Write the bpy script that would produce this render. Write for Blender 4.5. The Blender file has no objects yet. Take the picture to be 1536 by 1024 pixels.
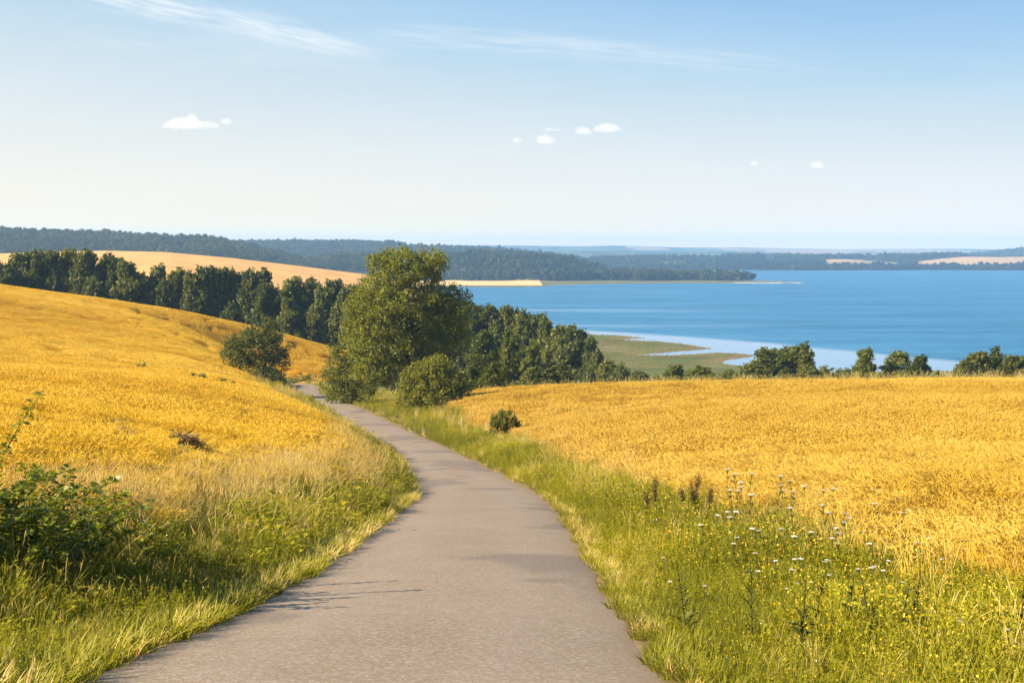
import bpy, math, random
import numpy as np

# ------------------------------------------------------------------ basics
PI = math.pi
R = np.random.default_rng(11)
random.seed(11)
SC = bpy.context.scene
COL = SC.collection
EYE = 35.0                       # eye height above the lake
F = 1900.0                       # focal length in photo pixels (1536 wide)
PITCH = math.atan(136.0 / F)
CP, SP = math.cos(PITCH), math.sin(PITCH)


def ray(px, py):
    dx = (px - 768.0) / F
    dy = (512.0 - py) / F
    return dx, CP + dy * SP, -SP + dy * CP


def at(px, py, Y):
    x, y, z = ray(px, py)
    t = Y / y
    return x * t, Y, EYE + z * t


def on_lake(px, py):
    x, y, z = ray(px, py)
    t = EYE / -z
    return x * t, y * t


def sstep(a, b, x):
    t = np.clip((x - a) / (b - a), 0, 1)
    return t * t * (3 - 2 * t)


def _hash(ix, iy, s):
    n = (ix.astype(np.int64) * 374761393 + iy.astype(np.int64) * 668265263 + s * 1274126177) & 0x7fffffff
    n = ((n ^ (n >> 13)) * 1274126177) & 0x7fffffff
    return ((n ^ (n >> 16)) & 0xffff) / 65535.0


def vnoise(x, y, s=0):
    x = np.asarray(x, float); y = np.asarray(y, float)
    ix, iy = np.floor(x), np.floor(y)
    fx, fy = x - ix, y - iy
    fx = fx * fx * (3 - 2 * fx); fy = fy * fy * (3 - 2 * fy)
    a, b = _hash(ix, iy, s), _hash(ix + 1, iy, s)
    c, d = _hash(ix, iy + 1, s), _hash(ix + 1, iy + 1, s)
    return (a * (1 - fx) + b * fx) * (1 - fy) + (c * (1 - fx) + d * fx) * fy


def fbm(x, y, s=0, o=3):
    v, a, t = 0, 1, 0
    for k in range(o):
        v = v + a * vnoise(x * 2 ** k, y * 2 ** k, s + k * 17); t += a; a *= .5
    return v / t


# ------------------------------------------------------------------ mesh builder
class MB:
    """collects ribbons, tubes and leaves and links them as one mesh"""
    def __init__(self):
        self.v, self.q, self.t, self.m, self.n = [], [], [], [], 0

    def add(self, V, Q, tint=None, mat=0):
        V = np.asarray(V, float).reshape(-1, 3)
        Q = np.asarray(Q, int).reshape(-1, 4)
        self.v.append(V); self.q.append(Q + self.n)
        self.t.append(np.broadcast_to(np.asarray(.5 if tint is None else tint, float), (len(V),)).copy())
        self.m.append(np.full(len(Q), mat)); self.n += len(V)

    def ribbons(self, C, S, W, tint=None, mat=0):
        """C (n,k,3) centre lines, S (n,3) side vectors, W (n,k) half widths"""
        n, k, _ = C.shape
        o = S[:, None, :] * W[:, :, None]
        V = np.stack([C - o, C + o], 2)                     # n,k,2,3
        b = (np.arange(n) * k * 2)[:, None] + (np.arange(k - 1) * 2)[None]
        Q = np.stack([b, b + 1, b + 3, b + 2], -1)
        tt = None if tint is None else np.repeat(np.asarray(tint), 2 * k)
        self.add(V, Q, tt, mat)

    def tubes(self, C, Rr, sides=5, tint=None, mat=0):
        """C (n,k,3), Rr (n,k)"""
        n, k, _ = C.shape
        T = np.gradient(C, axis=1)
        T /= np.linalg.norm(T, axis=2, keepdims=True) + 1e-9
        ref = np.where(np.abs(T[..., 2:3]) > .9, np.array([1., 0, 0]), np.array([0, 0, 1.]))
        A = np.cross(T, ref); A /= np.linalg.norm(A, axis=2, keepdims=True) + 1e-9
        B = np.cross(T, A)
        th = np.arange(sides) * 2 * PI / sides
        V = C[:, :, None] + Rr[:, :, None, None] * (A[:, :, None] * np.cos(th)[:, None] + B[:, :, None] * np.sin(th)[:, None])
        base = (np.arange(n) * k * sides)[:, None, None] + (np.arange(k - 1) * sides)[None, :, None]
        j = np.arange(sides)[None, None]; j2 = (j + 1) % sides
        Q = np.stack([base + j, base + j2, base + j2 + sides, base + j + sides], -1)
        tt = None if tint is None else np.repeat(np.asarray(tint), k * sides)
        self.add(V, Q, tt, mat)

    def leaves(self, P, N, U, L, W, tint=None, mat=0, fold=.15):
        """rhombic leaves: P base (n,3), N normal, U direction, L length, W half width"""
        S = np.cross(N, U); S /= np.linalg.norm(S, axis=1, keepdims=True) + 1e-9
        L = np.broadcast_to(L, (len(P),))[:, None]; W = np.broadcast_to(W, (len(P),))[:, None]
        mid = P + U * L * .45 + N * L * fold
        V = np.stack([P, mid - S * W, P + U * L, mid + S * W], 1)
        Q = np.arange(len(P) * 4).reshape(-1, 4)
        self.add(V, Q, None if tint is None else np.repeat(np.asarray(tint), 4), mat)

    def mesh(self, name, mats):
        V = np.concatenate(self.v); Q = np.concatenate(self.q)
        me = bpy.data.meshes.new(name)
        me.vertices.add(len(V)); me.vertices.foreach_set('co', V.ravel())
        me.loops.add(len(Q) * 4); me.loops.foreach_set('vertex_index', Q.ravel())
        me.polygons.add(len(Q))
        me.polygons.foreach_set('loop_start', np.arange(len(Q)) * 4)
        me.polygons.foreach_set('loop_total', np.full(len(Q), 4))
        for m in mats: me.materials.append(m)
        me.polygons.foreach_set('material_index', np.concatenate(self.m))
        a = me.attributes.new('tint', 'FLOAT', 'POINT'); a.data.foreach_set('value', np.concatenate(self.t))
        me.update(calc_edges=True)
        return me


def obj(name, me, parent=None, loc=None):
    o = bpy.data.objects.new(name, me); COL.objects.link(o)
    if parent: o.parent = parent
    if loc is not None: o.location = loc
    return o


def tag(o, label=None, cat=None, group=None, kind=None):
    if label: o['label'] = label
    if cat: o['category'] = cat
    if group: o['group'] = group
    if kind: o['kind'] = kind
    return o


def smooth(me):
    me.polygons.foreach_set('use_smooth', np.ones(len(me.polygons), bool)); return me


def unit(v):
    return v / (np.linalg.norm(v, axis=-1, keepdims=True) + 1e-9)


def rdir(n, up=0.):
    v = R.normal(size=(n, 3)); v[:, 2] += up
    return unit(v)


# ------------------------------------------------------------------ materials
def new_mat(name):
    m = bpy.data.materials.new(name); m.use_nodes = True
    nt = m.node_tree; nt.nodes.clear()
    out = nt.nodes.new('ShaderNodeOutputMaterial')
    return m, nt, out


class NT:
    def __init__(self, nt): self.nt = nt

    def n(self, t, **kw):
        x = self.nt.nodes.new(t)
        for k, v in kw.items():
            if k == 'ins':
                for a, b in v.items():
                    if hasattr(b, 'is_linked'): self.nt.links.new(b, x.inputs[a])
                    else: x.inputs[a].default_value = b
            else: setattr(x, k, v)
        return x

    def l(self, a, b): self.nt.links.new(a, b)

    def math(self, op, a, b=0., c=None, clamp=False):
        x = self.n('ShaderNodeMath', operation=op, use_clamp=clamp, ins={0: a, 1: b})
        if c is not None:
            if hasattr(c, 'is_linked'): self.l(c, x.inputs[2])
            else: x.inputs[2].default_value = c
        return x.outputs[0]

    def mix(self, f, a, b, blend='MIX'):
        x = self.n('ShaderNodeMix', data_type='RGBA', blend_type=blend)
        for k, v in ((0, f), (6, a), (7, b)):
            if hasattr(v, 'is_linked'): self.l(v, x.inputs[k])
            else: x.inputs[k].default_value = v if k == 0 else (*v[:3], 1)
        return x.outputs[2]

    def noise(self, vec, scale, detail=3, rough=.55, out=0):
        return self.n('ShaderNodeTexNoise', ins={'Vector': vec, 'Scale': scale, 'Detail': detail, 'Roughness': rough}).outputs[out]

    def ramp(self, f, pts):
        x = self.n('ShaderNodeValToRGB'); self.l(f, x.inputs[0])
        e = x.color_ramp.elements
        while len(e) < len(pts): e.new(.5)
        for k, (p, c) in enumerate(pts):
            e[k].position = p; e[k].color = (*c, 1)
        return x.outputs[0]

    def attr(self, name, kind='GEOMETRY'):
        return self.n('ShaderNodeAttribute', attribute_name=name, attribute_type=kind).outputs['Fac']


def leaf_mat(name, lo, mid, hi, trans=.35, inst=True, rough=.55, spec=.25, tcol=1.3, big=None):
    """plant material: colour runs lo > mid > hi with the leaf's and the plant's own tint"""
    m, nt, out = new_mat(name); N = NT(nt)
    t = N.attr('tint')
    if inst:
        t = N.math('ADD', N.math('MULTIPLY', t, .5), N.math('MULTIPLY', N.attr('tint', 'INSTANCER'), .5))
    else:
        r = N.n('ShaderNodeObjectInfo').outputs['Random']
        t = N.math('ADD', N.math('MULTIPLY', t, .58), N.math('MULTIPLY', r, .42))
    c = N.ramp(t, [(0., lo), (.5, mid), (1., hi)])
    p = N.n('ShaderNodeBsdfPrincipled', ins={'Base Color': c, 'Roughness': rough, 'Specular IOR Level': spec})
    tc = N.mix(1., c, (tcol, tcol, tcol * .55), 'MULTIPLY')
    tr = N.n('ShaderNodeBsdfTranslucent', ins={'Color': tc})
    mx = N.n('ShaderNodeMixShader', ins={0: trans, 1: p.outputs[0], 2: tr.outputs[0]})
    N.l(mx.outputs[0], out.inputs[0])
    return m


def bark_mat(name, col):
    m, nt, out = new_mat(name); N = NT(nt)
    co = N.n('ShaderNodeTexCoord').outputs['Object']
    n = N.noise(co, 6, 4)
    c = N.mix(n, [k * .55 for k in col], [k * 1.35 for k in col])
    p = N.n('ShaderNodeBsdfPrincipled', ins={'Base Color': c, 'Roughness': .9})
    b = N.n('ShaderNodeBump', ins={'Strength': .5, 'Distance': .03, 'Height': n})
    N.l(b.outputs[0], p.inputs['Normal'])
    N.l(p.outputs[0], out.inputs[0])
    return m


M_BARK = bark_mat('bark', (.09, .065, .045))
M_HERO = leaf_mat('olive_leaves', (.072, .086, .010), (.155, .168, .017), (.30, .285, .03), .42, inst=False)
M_BUSH = leaf_mat('bush_leaves', (.065, .082, .010), (.155, .16, .015), (.31, .28, .027), .42, inst=False)
M_DARK = leaf_mat('belt_leaves', (.046, .062, .012), (.105, .118, .018), (.21, .20, .028), .36, inst=False)
M_PALE = leaf_mat('pale_leaves', (.075, .095, .014), (.155, .165, .022), (.27, .26, .036), .4, inst=False)
M_WOOD = leaf_mat('far_wood_leaves', (.012, .028, .011), (.042, .064, .020), (.13, .15, .032), .25)
M_WHEAT = leaf_mat('ripe_wheat', (.36, .20, .014), (.60, .38, .029), (.76, .54, .10), .35, rough=.5, spec=.3, tcol=1.1)
M_WHEATL = leaf_mat('ripe_wheat_golden', (.56, .315, .011), (.80, .54, .03), (.88, .65, .09), .35, rough=.5, spec=.3, tcol=1.1)
M_GRASS = leaf_mat('verge_blades', (.085, .085, .007), (.255, .235, .010), (.46, .385, .032), .4, tcol=1.2)
M_WEED = leaf_mat('weed_leaves', (.085, .092, .007), (.30, .275, .012), (.54, .44, .03), .4, tcol=1.2)
M_DRY = leaf_mat('dry_grass', (.46, .31, .075), (.67, .48, .14), (.82, .65, .27), .35, tcol=1.05)
M_BRAM = leaf_mat('bramble_leaves', (.06, .085, .008), (.19, .21, .014), (.42, .38, .025), .35, inst=False, spec=.4, rough=.4)
M_STEM = leaf_mat('plant_stems', (.06, .07, .015), (.095, .10, .02), (.17, .16, .04), .2, inst=False, spec=.04, rough=.8)
M_DOCK = leaf_mat('dock_seeds', (.05, .028, .010), (.10, .055, .018), (.17, .10, .035), .1, inst=False)


def plain(name, col, rough=.6, trans=0):
    m, nt, out = new_mat(name); N = NT(nt)
    p = N.n('ShaderNodeBsdfPrincipled', ins={'Base Color': (*col, 1), 'Roughness': rough})
    N.l(p.outputs[0], out.inputs[0]); return m


M_WHITE = plain('white_petals', (.76, .71, .57))
M_YELLOW = plain('yellow_petals', (.75, .50, .03))

# ------------------------------------------------------------------ road line
EDGE = [(1052, 1120, 5.2), (1000, 1024, 6.87), (920, 900, 11.6), (888, 850, 14.9), (858, 802, 19.7), (830, 762, 27), (803, 740, 35.0), (725, 699, 54),
        (678, 676, 70), (601, 641, 90), (559, 620, 110), (533, 609, 125), (486, 594, 142), (479, 588, 152), (476, 583, 162),
        (475, 578.5, 172), (464, 577, 178), (430, 576, 182), (370, 576, 185), (250, 576, 187)]
E3 = np.array([at(*e) for e in EDGE])
E3 = np.vstack([[E3[0, 0] + .1, -40, EYE + 1.0], [E3[0, 0] + .1, -12, EYE - .3], [E3[0, 0] + .05, 0., EYE - 1.42], E3])


def catmull(P, n):
    P = np.vstack([2 * P[0] - P[1], P, 2 * P[-1] - P[-2]])
    out = []
    for i in range(1, len(P) - 2):
        t = np.linspace(0, 1, n, endpoint=False)[:, None]
        # centripetal-safe hermite
        m1 = (P[i + 1] - P[i - 1]) / (np.linalg.norm(P[i + 1] - P[i - 1]) + 1e-9) * np.linalg.norm(P[i + 1] - P[i])
        m2 = (P[i + 2] - P[i]) / (np.linalg.norm(P[i + 2] - P[i]) + 1e-9) * np.linalg.norm(P[i + 1] - P[i])
        out.append((2 * t**3 - 3 * t**2 + 1) * P[i] + (t**3 - 2 * t**2 + t) * m1 + (-2 * t**3 + 3 * t**2) * P[i + 1] + (t**3 - t**2) * m2)
    out.append(P[-2][None])
    return np.vstack(out)


RW = 1.66                                                     # half width of the road
E3 = catmull(E3, 14)
_T = unit(np.gradient(E3[:, :2], axis=0))
_Nr = np.stack([_T[:, 1], -_T[:, 0]], 1)                     # to the lake side
CEN = E3.copy(); CEN[:, :2] -= _Nr * RW


def resample(P, step):
    d = np.r_[0, np.cumsum(np.linalg.norm(np.diff(P, axis=0), axis=1))]
    s = np.arange(0, d[-1], step)
    return np.stack([np.interp(s, d, P[:, k]) for k in range(3)], 1)


CEN = resample(CEN, .8)
for _ in range(6): CEN[1:-1] = .25 * CEN[:-2] + .5 * CEN[1:-1] + .25 * CEN[2:]
CT = unit(np.gradient(CEN[:, :2], axis=0)); CN = np.stack([CT[:, 1], -CT[:, 0]], 1)


def road_coord(x, y):
    """signed offset from the centre line (+ lake side) and road height there"""
    x = np.asarray(x, float).ravel(); y = np.asarray(y, float).ravel()
    t = np.full(len(x), 1e3); z = np.zeros(len(x))
    near = np.where((y < 215) & (y > -45) & (x > -75) & (x < 45))[0]
    for c in np.array_split(near, max(1, len(near) // 20000)):
        if not len(c): continue
        d2 = (x[c][:, None] - CEN[None, :, 0])**2 + (y[c][:, None] - CEN[None, :, 1])**2
        k = d2.argmin(1)
        dx, dy = x[c] - CEN[k, 0], y[c] - CEN[k, 1]
        al = dx * CT[k, 0] + dy * CT[k, 1]
        s = dx * CN[k, 0] + dy * CN[k, 1]
        t[c] = np.where(np.abs(al) < 1.5, s, np.sign(s) * np.sqrt(d2[np.arange(len(c)), k]))
        slope = np.gradient(CEN[:, 2])[k] / .8
        z[c] = CEN[k, 2] + slope * np.clip(al, -.8, .8)
    # everything far off: side by x
    far = np.ones(len(x), bool); far[near] = False
    t[far] = np.where(x[far] > -15, 1e3, -1e3)
    return t, z


# ------------------------------------------------------------------ terrain
def drop(X, Y, d): return (X, Y, EYE - d)


VG = .8
ctrl = [tuple(c) for c in CEN[::14]]
ctrl += [drop(-12, 0, 1.2), drop(12, 0, 1.5), drop(-12, -40, -1.4), drop(12, -40, -1.), drop(-40, -20, 0), drop(40, -20, 1.),
         drop(-4.5, 6.9, 2.15), drop(-5, 10, 2.55), drop(5, 7, 2.45), drop(6, 11, 3.2), drop(14, 0, 1.8), drop(-14, 8, 2.2)]
PROF = {-250: [(20, 632), (40, 560), (60, 535), (80, 516), (105, 490), (140, 447), (192, 395)],
        0: [(20, 640), (28, 604), (40, 582), (50, 570), (60, 561), (75, 550), (90, 538), (105, 521), (125, 494), (140, 475), (160, 453), (180, 436), (195, 427)],
        150: [(20, 660), (28, 630), (40, 601), (50, 583), (60, 569), (68, 561), (76, 557), (90, 557), (105, 548), (125, 526), (140, 507), (160, 483), (180, 461), (195, 448)],
        300: [(20, 678), (28, 650), (40, 616), (50, 596), (60, 580), (68, 570), (76, 565), (90, 563), (105, 557), (125, 541), (140, 527), (160, 508), (180, 490), (196, 478)],
        420: [(28, 668), (40, 645), (60, 618), (85, 595), (105, 587), (125, 581), (140, 577), (160, 567), (180, 540), (200, 506)],
        480: [(178, 563), (190, 545), (206, 519)], 590: [(200, 556), (215, 545)]}
tops = [(px, py, Y) for px, l in PROF.items() for Y, py in l]
tops += [
        (1536, 830, 11), (1150, 730, 22), (960, 690, 34), (850, 652, 55), (1300, 700, 26), (1300, 640, 43), (1300, 598, 75),
        (1536, 690, 22), (1536, 600, 60), (1536, 562, 118), (1320, 566, 115), (1100, 570, 112), (1100, 610, 62), (900, 620, 70), (900, 575, 115), (760, 590, 100), (720, 581, 118), (1900, 640, 40), (1900, 575, 90), (1900, 562, 120)]
for (px, py, Y) in tops:
    x, y, z = at(px, py, Y); ctrl.append((x, y, z - VG))
for px, Y, d in [(-250, 230, 8), (0, 228, 12), (0, 260, 14.5), (150, 230, 14), (300, 238, 18), (300, 262, 19), (490, 240, 20), (490, 265, 21.5), (600, 230, 21),
                 (750, 150, 17.5), (750, 190, 22), (750, 235, 25), (850, 150, 17.5), (850, 225, 26), (1000, 150, 17.8), (1000, 210, 25.5), (1250, 150, 17.6), (1250, 200, 24), (1536, 155, 17.5), (1536, 205, 24), (1900, 160, 17), (1900, 210, 24),
                 (-250, 330, 14), (0, 330, 19), (300, 330, 23), (600, 330, 31), (768, 300, 31), (768, 340, 34), (1100, 300, 33), (1100, 340, 34.3), (1536, 300, 33), (1536, 340, 34.3), (2000, 320, 34)]:
    ctrl.append(((px - 768) / F * Y, Y, EYE - d))
ctrl = np.array(ctrl)
S_ = 60.0


def _phi(r2): return np.where(r2 > 1e-12, .5 * r2 * np.log(np.maximum(r2, 1e-12)), 0)


cx, cy = ctrl[:, 0] / S_, ctrl[:, 1] / S_
K = _phi((cx[:, None] - cx)**2 + (cy[:, None] - cy)**2) + np.eye(len(cx)) * .010
Pm = np.stack([np.ones_like(cx), cx, cy], 1)
A_ = np.block([[K, Pm], [Pm.T, np.zeros((3, 3))]])
W_ = np.linalg.solve(A_, np.r_[ctrl[:, 2], 0, 0, 0])


def tps(x, y):
    out = np.empty(len(x))
    for c in np.array_split(np.arange(len(x)), max(1, len(x) // 40000)):
        ux, uy = x[c] / S_, y[c] / S_
        out[c] = _phi((ux[:, None] - cx)**2 + (uy[:, None] - cy)**2) @ W_[:-3] + W_[-3] + W_[-2] * ux + W_[-1] * uy
    return out


def poly_sd(x, y, P):
    """signed distance to polygon, positive inside"""
    P = np.asarray(P); Qn = np.roll(P, -1, 0)
    d = np.full(len(x), 1e18); ins = np.zeros(len(x), bool)
    for a, b in zip(P, Qn):
        ab = b - a; L = ab @ ab + 1e-12
        t = np.clip(((x - a[0]) * ab[0] + (y - a[1]) * ab[1]) / L, 0, 1)
        d = np.minimum(d, (x - a[0] - t * ab[0])**2 + (y - a[1] - t * ab[1])**2)
        if a[1] != b[1]:
            c = ((a[1] > y) != (b[1] > y)) & (x < (b[0] - a[0]) * (y - a[1]) / (b[1] - a[1]) + a[0])
            ins ^= c
    d = np.sqrt(d)
    return np.where(ins, d, -d)


SHORE = [(500, 426), (600, 436), (660, 446), (720, 474), (800, 492), (880, 501), (900, 502.6), (932, 503.6), (969, 507), (935, 509.3), (962, 511), (988, 512.3), (1030, 517), (1067, 523), (1034, 526.5), (985, 530), (955, 532.2), (1002, 533),
         (1067, 529.3), (1100, 529.5), (1130, 533), (1116, 536), (1090, 541), (1084, 545), (1098, 547.6), (1120, 549), (1160, 556), (1280, 558), (1400, 555.5), (1600, 559), (2600, 561)]
SHORE = [on_lake(*p) for p in SHORE] + [(700, -200), (-3000, -200), (-3000, 1500), (-420, 1500)]
SPIT = [(480, 433), (640, 430.5), (760, 430.5), (812, 430), (830, 428), (905, 426), (1000, 424.8), (1100, 424.6), (1206, 425), (1200, 423.6), (1150, 421.6), (1100, 419.5), (1000, 416), (950, 412), (915, 407), (900, 401), (480, 401)]
SPIT = [on_lake(*p) for p in SPIT]
# ridges: [(px, py, ground-cover height)], distance, front width, back width
RIDGES = {
    'gold': ([(-600, 384), (0, 380.5), (60, 378.5), (160, 376), (250, 378), (350, 387), (450, 399), (540, 411), (590, 421), (640, 436), (690, 462)], 800, 600, 500, 0),
    'wood1': ([(-600, 346), (0, 344), (30, 346), (140, 350), (230, 352), (330, 358), (372, 366), (420, 378), (460, 389), (510, 396), (560, 410), (620, 417)], 1700, 600, 600, 10),
    'head': ([(480, 384), (560, 380), (665, 381), (720, 378), (780, 380), (830, 385), (870, 392), (905, 401), (930, 407), (1000, 409), (1060, 411), (1120, 418), (1150, 424)], 1700, 260, 600, 9),
    'wood2': ([(200, 364), (300, 362), (480, 361), (590, 361), (615, 366), (665, 369), (720, 372), (780, 376), (830, 381), (880, 388), (940, 406)], 2700, 700, 900, 10),
    'shore': ([(760, 405), (840, 392), (900, 384), (1000, 382), (1060, 381), (1157, 379), (1225, 380), (1270, 379.5), (1320, 380), (1355, 381), (1384, 380), (1450, 380), (1600, 380), (2200, 380)], 2900, 850, 1500, 11),
    'far_right': ([(1250, 392), (1384, 386), (1469, 381), (1500, 376.5), (1536, 373.5), (1600, 371), (2300, 372)], 4000, 900, 1500, 11),
    'mid': ([(600, 376), (850, 376), (980, 377.5), (1100, 377), (1250, 378), (1400, 381), (1600, 380), (2300, 380)], 4700, 1100, 900, 0),
    'far': ([(-900, 366), (600, 367), (680, 368), (866, 369.5), (926, 368.7), (1012, 370.5), (1145, 371.5), (1256, 373.3), (1370, 373), (1483, 375), (1600, 374.5), (2500, 372)], 6600, 1300, 1000, 0),
}


def far_height(x, y):
    px = 768 + F * x / np.maximum(y, 1) * .9975
    sd = np.maximum(poly_sd(x, y, SHORE), poly_sd(x, y, SPIT))
    sd = sd + (fbm(x * .05, y * .05, 5) - .5) * 5 * np.clip(y / 500, .5, 3)
    h = np.clip(sd * .06, -2.5, .45)
    for nm, (pts, D, wf, wb, th) in RIDGES.items():
        p = np.array(pts)
        zc = EYE + D * (376 - np.interp(px, p[:, 0], p[:, 1])) / F - th
        zc = np.where(px < p[0, 0], zc - (p[0, 0] - px) * .3, zc)
        if p[-1, 0] < 1500: zc = np.where(px > p[-1, 0], zc - (px - p[-1, 0]) * .5, zc)
        d = y - D
        s = np.where(d < 0, sstep(-wf, 0, d), 1 - sstep(0, wb, d))
        n = (fbm(x / (D * .09), y / (D * .09), 31) - .5) * min(D * .004, 10) * (nm != 'gold')
        h = np.maximum(h, -3 + (np.maximum(zc, -3) + 3 + n * (zc > 6)) * s)
    return h, sd


def terrain(x, y):
    """height, road offset"""
    x = np.asarray(x, float).ravel(); y = np.asarray(y, float).ravel()
    h, sd = far_height(x, np.maximum(y, 60))
    nr = np.where((y < 470) & (np.abs(x) < 420))[0]
    n = tps(x[nr], y[nr])
    n = n + (fbm(x[nr] * .22, y[nr] * .22, 3) - .5) * .22 * sstep(110, 30, y[nr])
    w = sstep(470, 335, y[nr]) * sstep(420, 260, np.abs(x[nr]))
    n = np.where((y[nr] > 300) & (sd[nr] < 6), np.minimum(n, h[nr]), n)
    w = np.where((y[nr] > 300) & (sd[nr] < 6), 1, w)
    h[nr] = np.where(y[nr] < 300, n * w + h[nr] * (1 - w), np.maximum(n * w + h[nr] * (1 - w), h[nr]))
    side = np.where((y < 300) & (np.abs(x) >= 420))[0]
    h[side] = np.maximum(h[side], EYE - 20)
    t, rz = road_coord(x, y)
    wr = 1 - sstep(1.9, 4.2, np.abs(t))
    h = h * (1 - wr) + (rz - .014) * wr
    h = np.where(np.abs(t) < 1.2, h - .09, h)
    return h, t


def ground_z(x, y): return terrain(np.atleast_1d(x), np.atleast_1d(y))[0]


def gz(x, y): return float(ground_z(x, y)[0])


ys = [-60.]
while ys[-1] < 7700:
    y = ys[-1]
    st = .3 if abs(y) < 24 else .0125 * abs(y)
    if 330 < y < 560: st = 2.2
    ys.append(y + st)
ys = np.array(ys)
na = 620
xs = 5 * np.sinh(np.linspace(-np.arcsinh(4600 / 5.), np.arcsinh(4600 / 5.), na))
GX, GY = np.meshgrid(xs, ys)
gx, gy = GX.ravel(), GY.ravel()
H, RT = terrain(gx, gy)
_, SD = far_height(gx, np.maximum(gy, 60))
PX = 768 + F * gx / np.maximum(gy, 1)

# verge limits from the centre line (metres), by distance
VR_Y, VR_W = [0, 8, 11, 22, 34, 55, 80, 105, 120, 135, 160], [5.4, 5.3, 5.2, 5.2, 4.4, 5.0, 6.6, 8.2, 10, 16, 26]
VL_Y, VL_W = [0, 7, 10, 14, 25, 40, 60, 100, 130, 145, 190], [6.5, 5.6, 4.7, 4.0, 3.3, 2.9, 3.5, 5.2, 6.2, 5., 4.5]


def right_edge_y(x, y):
    px = 768 + F * x / np.maximum(y, 1)
    return np.interp(px, [600, 720, 900, 1100, 1320, 1536, 1900], [112, 117, 114, 110, 105, 103, 102])


def zones(x, y, t, jit=0.):
    """1 lake-side wheat, 2 hill-side wheat, 3 verge, 4 rough grass, 0 other"""
    wob = (fbm(x * .35, y * .35, 77, 2) - .5) * 1.6 + jit
    vr = np.interp(y, VR_Y, VR_W) + wob; vl = np.interp(y, VL_Y, VL_W) + wob
    z = np.zeros(len(x), int)
    near = y < 330
    z[near] = 4
    z[near & (t > vr) & (y < right_edge_y(x, y))] = 1
    leftlim = np.interp(y, [0, 170, 180, 230], [-400, -400, -10, -10])
    hill = near & (t < -vl) & (y < 216) | near & (y > 176) & (y < 216) & (x < -.118 * y)
    z[hill & (np.abs(t) > 3)] = 2
    z[near & (z != 2) & (z != 1) & (np.abs(t) < np.maximum(vr, vl)) & (y < 178)] = 3
    z[near & (y < -2) & (np.abs(t) > 6)] = 4
    return z


Z = zones(gx, gy, RT)
# land-use colours of the bare ground (real colour of what covers it)
cg = np.zeros((len(gx), 3))
cg[:] = (.05, .06, .02)
nz = fbm(gx * .06, gy * .06, 9)[:, None]
cg[Z == 4] = ((.13, .13, .03) + nz * (.05, .03, .02))[Z == 4]
cg[Z == 3] = ((.09, .085, .02) + nz * (.05, .03, .01))[Z == 3]
cg[Z == 1] = (.34, .20, .028)
cg[Z == 2] = (.36, .18, .018)
sand = (1 - sstep(1.60, 1.68 + .16 * vnoise(gx * 1.3, gy * 1.3, 4) + .3 * sstep(15, 45, gy), np.abs(RT)))[:, None]
cg = cg * (1 - sand) + np.array((.25, .17, .085)) * sand
far = gy >= 330
# gold hill across the valley
gm = far & (gy < 1080) & (PX < 650) & (H > 3)
rowl = .5 + .5 * np.sin((gx * .8 + gy * .25) * .35)
cg[gm] = (np.array((.56, .31, .095)) * (.9 + .2 * fbm(gx * .012, gy * .03, 21)[:, None] + .04 * rowl[:, None]))[gm]
# marsh flats
ms = far & (gy < 620) & (H < 3)
k = fbm(gx * .035, gy * .06, 41)
mcol = np.where(k[:, None] > .52, (.115, .105, .035), (.085, .10, .026)) * (.8 + .5 * fbm(gx * .1, gy * .1, 43)[:, None])
mud = (1 - sstep(1.5, 7, SD + (k - .5) * 10))[:, None]
mcol = mcol * (1 - mud) + np.array((.17, .12, .065)) * mud
cg[ms] = mcol[ms]
# spit: pale field and reed edge
sp = far & (gy > 1080) & (gy < 1640) & (H < 4)
cg[sp] = (.13, .12, .045)
x0, x1 = 640, 815
tanf = sp & (PX > 560) & (PX < 814 - (gy - 1240) * .02) & (gy > 1262) & (gy < 1500)
cg[tanf] = (.62, .42, .17)
beach = sp & (np.abs(SD) < 10) & (PX > 1100)
cg[beach] = (.5, .42, .3)
# pale fields on the far shore
F1 = far & (gy > 2340) & (gy < 2860 - (PX - 1236) * 2.4) & (PX > 1238) & (PX < 1356)
F2 = far & (gy > 2340) & (gy < 2620 + np.clip((PX - 1372) * 4., 0, 370)) & (PX > 1374) & (PX < 1700)
FM = F1 | F2
cg[FM] = (np.array((.40, .27, .125)) * (.8 + .4 * fbm(gx * .01, gy * .01, 3)[:, None]))[FM]
g2 = F1 & (PX > 1290) & (gy < 2700)
cg[g2] = (.24, .20, .085)
fy = far & (gy > 3050)
kk = fbm(gx / 420, gy / 700, 61)
cg[fy] = np.where(kk[:, None] > .62, (.28, .22, .12), np.where(fbm(gx / 160, gy / 420, 62)[:, None] > .55, (.035, .055, .02), (.07, .10, .035)))[fy]

me = bpy.data.meshes.new('ground')
ny, nx = GX.shape
b = (np.arange(ny - 1)[:, None] * nx + np.arange(nx - 1)[None]).ravel()
Q = np.stack([b, b + 1, b + nx + 1, b + nx], 1)
me.vertices.add(len(gx)); me.vertices.foreach_set('co', np.stack([gx, gy, H], 1).ravel())
me.loops.add(len(Q) * 4); me.loops.foreach_set('vertex_index', Q.ravel())
me.polygons.add(len(Q)); me.polygons.foreach_set('loop_start', np.arange(len(Q)) * 4); me.polygons.foreach_set('loop_total', np.full(len(Q), 4))
ca = me.attributes.new('cover', 'FLOAT_COLOR', 'POINT')
ca.data.foreach_set('color', np.c_[cg, np.ones(len(cg))].ravel())
me.update(calc_edges=True); smooth(me)
m, nt, out = new_mat('land'); N = NT(nt)
co = N.n('ShaderNodeTexCoord').outputs['Object']
c = N.n('ShaderNodeAttribute', attribute_name='cover').outputs['Color']
n1 = N.noise(co, 3.0, 4); n2 = N.noise(co, .07, 4)
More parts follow.
